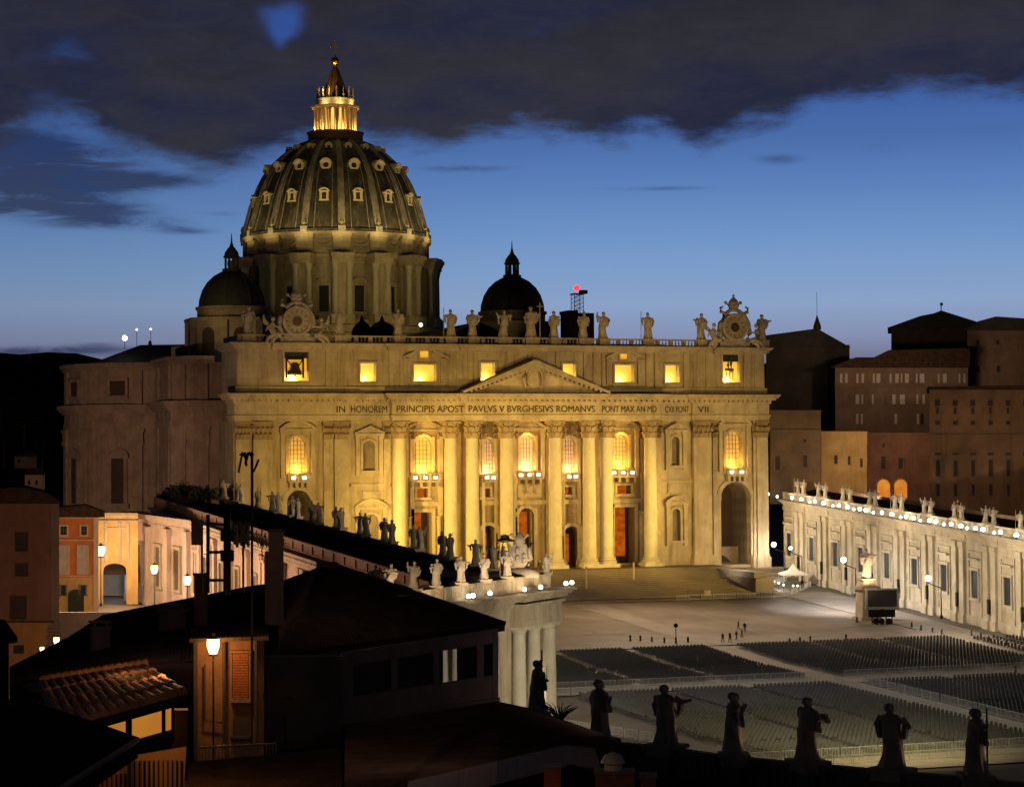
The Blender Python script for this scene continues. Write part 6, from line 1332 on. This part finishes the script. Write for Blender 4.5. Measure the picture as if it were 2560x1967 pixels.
# belvedere house with hipped roof
bh = thing('belvedere_house', 'dark house with a hipped tile roof and an open loggia below it', 'house', at(1000, 1800, 80)); inv = Matrix.Translation(-bh.location)
ez = 18.7; A1, A2 = at(799, 1416, 84), at(838, 1416, 84); FR, BR, FL, BL = Z(ez, 1262, 1562), Z(ez, 1238, 1546), Z(ez, 700, 1640), Z(ez, 690, 1457)
b = MB(inv); V_ = [FL, FR, BR, BL, A1, A2]; b.add(V_+[p-Vector((0, 0, .22)) for p in V_[:4]], [(0, 1, 5, 4), (1, 2, 5), (2, 3, 4, 5), (3, 0, 4), (0, 6, 7, 1), (1, 7, 8, 2), (2, 8, 9, 3), (3, 9, 6, 0), (6, 9, 8, 7)])
rf = b.build('roof', tiled, bh)
b = MB(inv)                                                      # rows of rounded tiles along the slope
for i in range(70):
    f = (i+.5)/70; e = FL.lerp(FR, f); t_ = A1.lerp(A2, min(1, max(0, (f-.1)/.8))); m_ = e.lerp(t_, .97)
    b.tube([e+Vector((0, 0, .04)), m_+Vector((0, 0, .03))], .055, 5, False)
for p, q in ((A1, A2), (FR, A2), (FL, A1)): b.tube([p+Vector((0, 0, .03)), q+Vector((0, 0, .03))], .12, 6)
b.build('tile_rolls', tiled, rf)
b = MB(inv); p = at(818, 1408, 83.8); b.box(p.x-.35, p.x+.35, p.y-.3, p.y+.3, p.z-.6, p.z+.05); b.build('chimney', darkst, rf)
dw = mat('dim_plaster', (.19, .125, .10), (.13, .085, .07), .9, streak=.4)
b = MB(inv); dl, dr = 72.5, 80.
def fr(x_): return dl+(dr-dl)*(x_-850)/(1240-850)
def yt(x_): return 1632-(x_-850)*(1632-1572)/390
def yb(x_): return 1808-(x_-850)*(1808-1748)/390
for x0, x1 in ((850, 882), (978, 994), (1084, 1098), (1192, 1210), (1232, 1246)): plate(b, [(x0, yb(x0)), (x1, yb(x1)), (x1, yt(x1)+10), (x0, yt(x0)+10)], [fr(x0), fr(x1), fr(x1), fr(x0)], .35)
plate(b, [(850, yb(850)), (1246, yb(1246)), (1246, yb(1246)-62), (850, yb(850)-62)], [fr(850)+.05, fr(1246)+.05, fr(1246)+.05, fr(850)+.05], .22)
plate(b, [(850, yt(850)+34), (1246, yt(1246)+34), (1246, yt(1246)), (850, yt(850))], [fr(850)+.04, fr(1246)+.04, fr(1246)+.04, fr(850)+.04], .25)
plate(b, [(846, yb(846)+6), (1250, yb(1250)+6), (1250, yb(1250)-3), (846, yb(846)-3)], [fr(846)-.2, fr(1250)-.2, fr(1250)-.2, fr(846)-.2], .3)
b.build('loggia_wall', dw, bh)
b = MB(inv); plate(b, [(700, 1900), (850, 1860), (850, 1628), (700, 1640)], [70, 72.5, 72.5, 70], 5); b.build('side_wall', darkst, bh)
b = MB(inv); plate(b, [(850, 1760), (1108, 1730), (1108, 1600), (850, 1620)], [85, 92, 92, 85], .3); plate(b, [(1142, 1740), (1246, 1740), (1246, 1590), (1142, 1590)], [93, 96, 96, 93], .3); b.build('back_wall', voidm, bh)
b = MB(inv); plate(b, [(840, 2000), (860, 2000), (858, 1640), (843, 1640)], 71.5, .3); b.tube([at(826, 1640, 71), at(832, 1790, 71), at(846, 1808, 71), at(850, 2000, 71)], .09, 8); b.build('downpipe', dw, bh)
b = MB(inv); b.slab([at(862, 1815, 71), at(1243, 1752, 79), at(1330, 1770, 84), at(1505, 1832, 80), at(1580, 1880, 68), at(1420, 1915, 56), at(1240, 1960, 50), at(860, 2060, 47)], .3); b.build('lower_roof', tiled, bh)
b = MB(inv); plate(b, [(1000, 2100), (1560, 2100), (1500, 1920), (1420, 1912), (1240, 1962), (1000, 2020)], [49, 57, 57, 57, 50, 48], 4); b.build('lower_wall', mat('dim_brick_wall', (.10, .055, .04), (.07, .04, .03), 1, brick=(.25, .07, .01)), bh)
for (x0, x1, y0, y1, m_, nm, lb) in ((1360, 1402, 1922, 1985, mat('chimney_orange', (.35, .12, .04), (.28, .09, .03), 1.5, brick=(.25, .07, .01)), 'chimney_stack', 'small orange lit brick chimney at the bottom centre'), (1488, 1586, 1934, 2000, redst, 'roof_block', 'low reddish brick block with a pale vent at the bottom'), (1600, 1640, 1945, 2000, redst, 'roof_block', 'small reddish brick block at the bottom, right of the larger one')):
    o = thing(nm, lb, 'chimney', at((x0+x1)/2, y1, 48)); q = MB(Matrix.Translation(-o.location)); rect(q, x0, x1, y0, y1, 48, .5); q.build('brickwork', m_, o); q = MB(Matrix.Translation(-o.location)); rect(q, x0-3, x1+3, y0-5, y0-.5, 47.9, .7); q.build('coping', dw, o)
    if x0 == 1488: q = MB(Matrix.Translation(-o.location)); p = at(1533, 1928, 48.2); q.lathe([(.2, p.z-.1), (.2, p.z+.15), (.28, p.z+.2), (.2, p.z+.35), (.05, p.z+.42)], 10, p.x, p.y); q.build('vent', palem, o, 40)
lamp('POINT', at(1440, 1955, 44), 25, (1, .5, .25), radius=.2)
# long dark roof on the left, and the street below it
lr = thing('long_roof_house', 'long low house under a black tile roof stretching across the left foreground', 'house', at(400, 1700, 85)); inv = Matrix.Translation(-lr.location)
b = MB(inv); top = [(150, 1628, 104), (177, 1588, 106), (257, 1536, 108), (375, 1513, 108), (482, 1492, 108), (637, 1462, 108), (690, 1456, 108)]; bot = [(700, 1642, 80), (640, 1700, 72), (470, 1740, 70), (365, 1700, 72), (100, 1735, 74), (24, 1700, 80), (24, 1666, 88)]
P = [at(*p) for p in top+bot]; b.slab(P, .3); rf = b.build('roof', tiled, lr)
b = MB(inv)
for i in range(60):
    f = (i+.5)/60; k = f*6; j = min(5, int(k)); t_ = at(*top[j]).lerp(at(*top[j+1]), k-j); e = at(60+600*f, 1712-70*f, 78); t_ = t_.lerp(e, .02); b.tube([t_-Vector((0, 0, .03)), e+Vector((0, 0, .10))], .08, 5, False)
b.build('tile_rolls', tiled, rf)
b = MB(inv); plate(b, [(24, 2000), (700, 2000), (700, 1650), (24, 1700)], [90, 82, 82, 90], 3); b.build('wall', darkst, lr)
# orange lit house front with the bright street lamp
sh_ = thing('lamplit_house', 'narrow orange house front lit by the bright lamp, with a shuttered window', 'house', at(560, 1880, 64)); inv = Matrix.Translation(-sh_.location)
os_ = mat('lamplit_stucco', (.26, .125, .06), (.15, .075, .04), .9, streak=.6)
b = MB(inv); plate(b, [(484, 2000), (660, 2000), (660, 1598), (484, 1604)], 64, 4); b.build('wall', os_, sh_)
b = MB(inv); rect(b, 484, 494, 1604, 1900, 63.75, .3); rect(b, 636, 642, 1600, 1900, 63.75, .3); b.tube([at(560, 1606, 63.7), at(560, 1870, 63.7)], .05, 6); b.tube([at(512, 1660, 63.8), at(512, 1800, 63.8), at(560, 1806, 63.8)], .03, 6); b.build('pipes', darkst, sh_)
b = MB(inv); rect(b, 576, 626, 1748, 1756, 63.7, .4); rect(b, 576, 580, 1632, 1750, 63.8, .25); rect(b, 622, 626, 1632, 1750, 63.8, .25); rect(b, 574, 628, 1626, 1632, 63.7, .3); w = b.build('window', os_, sh_)
b = MB(inv); rect(b, 581, 600, 1633, 1747, 63.85, .06); rect(b, 602, 621, 1633, 1747, 63.85, .06)
for k in range(28): rect(b, 582, 620, 1635+k*4, 1637+k*4, 63.8, .05)
b.build('shutters', mat('orange_shutter', (.32, .10, .035), (.25, .08, .03), 2), w)
b = MB(inv); rect(b, 576, 626, 1840, 1846, 63.7, .35); rect(b, 582, 620, 1790, 1838, 63.9, .08); b.build('lower_window', darkst, sh_)
b = MB(inv); plate(b, [(474, 1606), (672, 1600), (672, 1590), (474, 1596)], 63.2, 5); b.build('roof', tiled, sh_)
o = streetlamp(533, 1613, 58, at(533, 1960, 58).z, 'very bright round street lamp in front of the orange house front', r_=.2, power=70, col=(1, .58, .2), off=(0, -.45, -.1), grp='bright near lamp')
lamp('POINT', at(538, 1620, 62.7), 130, (1, .52, .15), radius=.15)
# balcony with railing in the dark foreground
bl_ = thing('balcony', 'dark balcony with a thin iron railing below the lamplit house', 'balcony', at(600, 1920, 50)); inv = Matrix.Translation(-bl_.location)
b = MB(inv); b.slab([at(455, 1905, 50), at(850, 1868, 52), at(860, 2060, 40), at(455, 2060, 40)], .4); b.build('floor', tiled, bl_)
b = MB(inv); a, c = at(498, 1868, 50), at(690, 1858, 51)
b.tube([a, c], .025, 6); b.tube([a-Vector((0, 0, .42)), c-Vector((0, 0, .42))], .02, 6)
for i in range(25): p = a.lerp(c, i/24); b.tube([p, p-Vector((0, 0, .42))], .012, 5)
b.build('railing', greym, bl_)
b = MB(inv); plate(b, [(640, 1880), (850, 1860), (850, 1640), (640, 1640)], [66, 70, 70, 66], .4); b.build('dark_wall', darkst, bl_)
p = at(712, 1745, 52); ds = thing('satellite_dish', 'faint round satellite dish in the dark below the hipped roof', 'satellite dish', p, radians(-10)); b = MB(Matrix.Rotation(radians(70), 4, 'X')); b.lathe([(.02, 0), (.25, .03), (.42, .10), (.52, .18)], 20, cap=False); b.build('reflector', mat('dish_grey', (.04, .036, .036), (.03, .028, .028), 2, bump=0), ds, 60); b = MB(); b.tube([(0, 0, 0), (0, -.5, .1)], .02, 5); b.tube([(0, .1, 0), (0, .2, -1.2)], .04, 6); b.build('arm', iron, ds)
# tiled lean-to roof with lit rooms below
D4 = 44; th_ = thing('tiled_pavilion', 'rooftop room with a rounded clay tile roof and two glowing windows', 'house', at(280, 1850, D4)); inv = Matrix.Translation(-th_.location)
ra_, rb_ = at(98, 1712, 47), at(366, 1670, 48); ea, eb = at(150, 1822, 42.5), at(466, 1733, 43.5)
b = MB(inv); b.add([ra_, rb_, eb, ea]+[p-Vector((0, 0, .10)) for p in (ra_, rb_, eb, ea)], [(0, 3, 2, 1), (4, 5, 6, 7), (0, 1, 5, 4), (1, 2, 6, 5), (2, 3, 7, 6), (3, 0, 4, 7)]); rf = b.build('roof', tile, th_)
b = MB(inv); R = random.Random(3)
for i in range(13):
    f = (i+.5)/13
    for k in range(4):
        p = ra_.lerp(rb_, f).lerp(ea.lerp(eb, f), k/4); q = ra_.lerp(rb_, f).lerp(ea.lerp(eb, f), (k+1.08)/4); j = Vector((R.uniform(-.01, .01), 0, R.uniform(0, .015))); b.tube([p+Vector((0, 0, .03))+j, q+Vector((0, 0, .06))+j], [.085, .105], 8)
for i in range(16): p, q = ra_.lerp(rb_, i/16), ra_.lerp(rb_, (i+1.1)/16); b.tube([p+Vector((0, 0, .10)), q+Vector((0, 0, .13))], [.085, .10], 8)
b.build('clay_tiles', tile, rf, 50)
b = MB(inv); plate(b, [(150, 1832), (468, 1744), (468, 1734), (150, 1822)], [42.4, 43.4, 43.4, 42.4], .12); b.build('gutter', iron, th_)
def ey(x_): return 1842-(x_-150)*(1842-1752)/318
b = MB(inv)
for x0, x1 in ((190, 214), (314, 330), (404, 414), (428, 436)): plate(b, [(x0, ey(x0)+78), (x1, ey(x1)+78), (x1, ey(x1)-6), (x0, ey(x0)-6)], 43.6, .15)
plate(b, [(190, ey(190)+95), (436, ey(436)+95), (436, ey(436)+62), (190, ey(190)+62)], 43.62, .2); plate(b, [(190, ey(190)+6), (436, ey(436)+6), (436, ey(436)-14), (190, ey(190)-14)], 43.64, .12)
b.build('window_wall', iron, th_)
b = MB(inv); plate(b, [(190, ey(190)+90), (436, ey(436)+90), (436, ey(436)-4), (190, ey(190)-4)], 44.4, .1); b.build('lit_interior', e_room, th_)
b = MB(inv); rect(b, 428, 470, 1775, 1950, 44.8, .4); b.build('end_wall', darkst, th_)
lamp('POINT', at(452, 1668, 45.5), 110, (1, .5, .18), radius=.15); lamp('POINT', at(300, 1655, 46.5), 6, (1, .55, .2), radius=.1)
# terrace with slatted orange screen
ts = thing('slatted_screen', 'orange lit slatted terrace screen at the lower left', 'screen', at(340, 1930, 38)); inv = Matrix.Translation(-ts.location)
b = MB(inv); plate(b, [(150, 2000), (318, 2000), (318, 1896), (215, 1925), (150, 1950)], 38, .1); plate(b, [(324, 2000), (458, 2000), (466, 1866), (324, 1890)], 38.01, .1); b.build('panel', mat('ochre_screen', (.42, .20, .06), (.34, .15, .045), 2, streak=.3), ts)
b = MB(inv)
for i in range(12): x_ = 330+i*11; plate(b, [(x_, 2000), (x_+2.5, 2000), (x_+2.5, 1900), (x_, 1900)], 37.9, .05)
for i in range(9): x_ = 222+i*11; plate(b, [(x_, 2000), (x_+2.5, 2000), (x_+2.5, 1932), (x_, 1932)], 37.9, .05)
rect(b, 318, 324, 1885, 2000, 37.8, .15); b.build('slats', iron, ts); lamp('POINT', at(410, 1862, 36.9), 15, (1, .55, .2), radius=.1); lamp('POINT', at(270, 1895, 36.9), 6, (1, .5, .2), radius=.1)
# black roof at the bottom left
nr = thing('near_roof_house', 'black unlit roof filling the bottom left corner', 'house', at(100, 1900, 32)); inv = Matrix.Translation(-nr.location)
b = MB(inv); b.slab([at(-60, 1735, 36), at(90, 1760, 36), at(345, 1846, 35), at(200, 1935, 29), at(60, 2010, 26), at(-60, 2010, 26)], .3); b.build('roof', tiled, nr); b = MB(inv); b.tube([at(90, 1758, 36), at(345, 1848, 35), at(200, 1940, 29), at(130, 1985, 26.5)], .04, 6); b.build('gutter', darkst, nr)
er = thing('eaves_house', 'black roof corner jutting in at the left edge above the small lamps', 'house', at(0, 1600, 120)); inv = Matrix.Translation(-er.location); b = MB(inv); b.slab([at(-80, 1545, 122), at(12, 1548, 122), at(44, 1592, 116), at(-80, 1600, 112)], .3); b.build('roof', tiled, er); b = MB(inv); rect(b, -80, 22, 1596, 1800, 119, 3); b.build('wall', darkst, er)
# chimney pillar and aerials
cp_ = thing('tall_chimney', 'tall square brown chimney standing against the lit gallery wall', 'chimney', at(690, 1560, 68)); inv = Matrix.Translation(-cp_.location)
b = MB(inv); rect(b, 671, 709, 1330, 1562, 68, .5); rect(b, 662, 671.5, 1378, 1562, 68.1, .35); b.build('stack', mat('chimney_render', (.13, .095, .09), (.10, .07, .065), 1.4, streak=.4), cp_); b = MB(inv); rect(b, 668, 712, 1322, 1330.5, 67.9, .65); b.build('cap', darkst, cp_)
c2 = thing('short_chimney', 'short brown chimney left of the tall aerials', 'chimney', at(500, 1500, 70)); b = MB(Matrix.Translation(-c2.location)); rect(b, 485, 519, 1438, 1640, 70, .5); b.build('stack', mat('lit_chimney_render', (.15, .09, .07), (.11, .07, .05), 1.4, streak=.3), c2); b = MB(Matrix.Translation(-c2.location)); rect(b, 482, 522, 1434, 1438.5, 69.9, .6); b.build('cap', darkst, c2)
def aerial(label, dep, x_, y0, y1, r_, parts):
    p = at(x_, y1, dep); o = thing('rooftop_aerial', label, 'aerial', p, 0, 'aerials on the near roofs'); inv = Matrix.Translation(-p); b = MB(inv); b.tube([at(x_, y1, dep), at(x_, y0, dep)], r_, 8); b.build('mast', iron, o)
    for nm, segs_, rr in parts:
        b = MB(inv)
        for s in segs_: b.tube([at(a, c, dep+dd) for a, c, dd in s], rr, 6)
        b.build(nm, iron, o)
    return o
aerial('tallest thin aerial mast rising in front of the lit facade', 60, 630, 1130, 1860, .035, [('crossbar', [[(600, 1136, -.2), (634, 1136, .2)], [(596, 1182, 0), (606, 1132, 0)], [(634, 1180, .1), (647, 1148, .1)]], .03), ('element', [[(612, 1130, 0), (616, 1165, 0)], [(622, 1130, 0), (613, 1160, 0)], [(604, 1130, 0), (612, 1142, 0)], [(622, 1130, 0), (630, 1142, 0)]], .035)])
aerial('aerial mast with horizontal bars left of the tall chimney', 58, 520, 1286, 1482, .05, [('crossbar', [[(520, 1308, 0), (568, 1312, 0)], [(520, 1380, 0), (568, 1380, 0)], [(520, 1450, 0), (562, 1450, 0)]], .045)])
a3 = aerial('thick aerial pole with a stack of boxes, left of the tallest mast', 58, 568, 1283, 1486, .10, [('equipment_box', [[(568, 1325, 0), (568, 1352, 0)]], .19), ('equipment_box', [[(568, 1375, 0), (568, 1402, 0)]], .19)])
a4 = aerial('panel aerial hanging beside the bars', 59, 505, 1300, 1480, .03, []); b = MB(Matrix.Translation(-a4.location)); rect(b, 478, 508, 1300, 1362, 58.8, .25); b.build('panel', mat('aerial_panel', (.09, .085, .095), (.07, .065, .075), 2, bump=0), a4)
aerial('bushy multi-rod television aerial right of the pole', 61, 608, 1300, 1480, .03, [('rods', [[(582+i*5.5, 1300+(i % 3)*4, -.3), (582+i*5.5, 1352+(i*7) % 18, .3)] for i in range(8)]+[[(580, 1312, 0), (626, 1306, 0)], [(580, 1335, 0), (630, 1330, 0)]], .045)])
aerial('comb shaped television aerial next to the tall chimney', 62, 655, 1318, 1400, .02, [('rods', [[(632+i*7, 1330+i*2, -.5), (646+i*7, 1362+i*2, .5)] for i in range(5)]+[[(628, 1340, 0), (668, 1352, 0)]], .022)])
# plant on the roof by the first dark statue
p = at(1400, 1805, 100); o = thing('roof_plant', 'small spiky plant on the black roof right of the first dark statue', 'plant', p); b = MB()
for i in range(30): a = i*2.4; l_ = .6+.5*((i*7) % 5)/5; b.tube([(0, 0, 0), (l_*.6*cos(a), l_*.6*sin(a), l_*.7), (l_*1.1*cos(a), l_*1.1*sin(a), l_*.9)], [.035, .03, .008], 4)
b.build('fronds', leaf, o); b = MB(); b.lathe([(.2, -1.6), (.25, 0)], 8); b.build('pot', darkst, o)

# added unseen spots brightening the palaces behind the right gallery
for x_, y_, z_, p, tx, ty, tz in ((70, -20, 19, 12000, 110, 40, 22), (110, -60, 20, 20000, 150, 20, 24), (68, 8, 24, 3500, 80, 30, 18), (85, -5, 45, 9000, 130, 90, 42), (66, -78, 19.5, 8000, 96, -44, 24), (70, -110, 22, 9000, 112, -52, 26)): lamp('SPOT', (x_, y_, z_), p*1.5, (1, .64, .38), (tx, ty, tz), 120, 1, 1)
lamp('POINT', at(70, 1470, 178), 3600, (1, .6, .36), radius=.5); lamp('POINT', at(1000, 1690, 58), 70, (1, .76, .66), radius=.5)  # added unseen fill points for the corner building and loggia wall
lamp('POINT', at(700, 1860, 55), 12, (1, .6, .4), radius=.3); lamp('POINT', at(640, 1500, 62), 50, (1, .6, .42), radius=.4); lamp('POINT', at(420, 1380, 78), 150, (1, .66, .5), radius=.6); lamp('POINT', at(150, 1560, 40), 30, (1, .62, .45), radius=.5); lamp('POINT', at(900, 1330, 74), 60, (1, .72, .6), radius=.5); lamp('POINT', at(1500, 1700, 80), 45, (1, .8, .68), radius=.5)  # unseen warm fill points added around the near roofs
# clutter on the near roofs: gutters, small chimneys, cables
for i, (px, py, dep, w_, h_) in enumerate(((250, 1640, 88, .7, 1.1), (430, 1600, 92, .8, 1.2), (1000, 1560, 82, .6, .8))):
    p = at(px, py, dep); o = thing('small_chimney', ['small chimney on the left long black roof near its low end', 'small chimney on the middle of the long black roof', 'small chimney on the hipped roof of the belvedere house', 'small chimney on the lowest black roof in the foreground'][i], 'chimney', p, radians(20*i)); b = MB(); b.box(-w_/2, w_/2, -w_/2, w_/2, -.8, h_); b.build('stack', dw, o); b = MB(); b.box(-w_/2-.08, w_/2+.08, -w_/2-.08, w_/2+.08, h_, h_+.08)
    for s_ in (-1, 1): b.box(s_*w_*.35-.04, s_*w_*.35+.04, -w_*.4, w_*.4, h_+.08, h_+.25)
    b.slab([(-w_*.6, -w_*.55, h_+.3), (w_*.6, -w_*.55, h_+.3), (w_*.6, w_*.55, h_+.3), (-w_*.6, w_*.55, h_+.3)], .05); b.build('cap', tile, o)
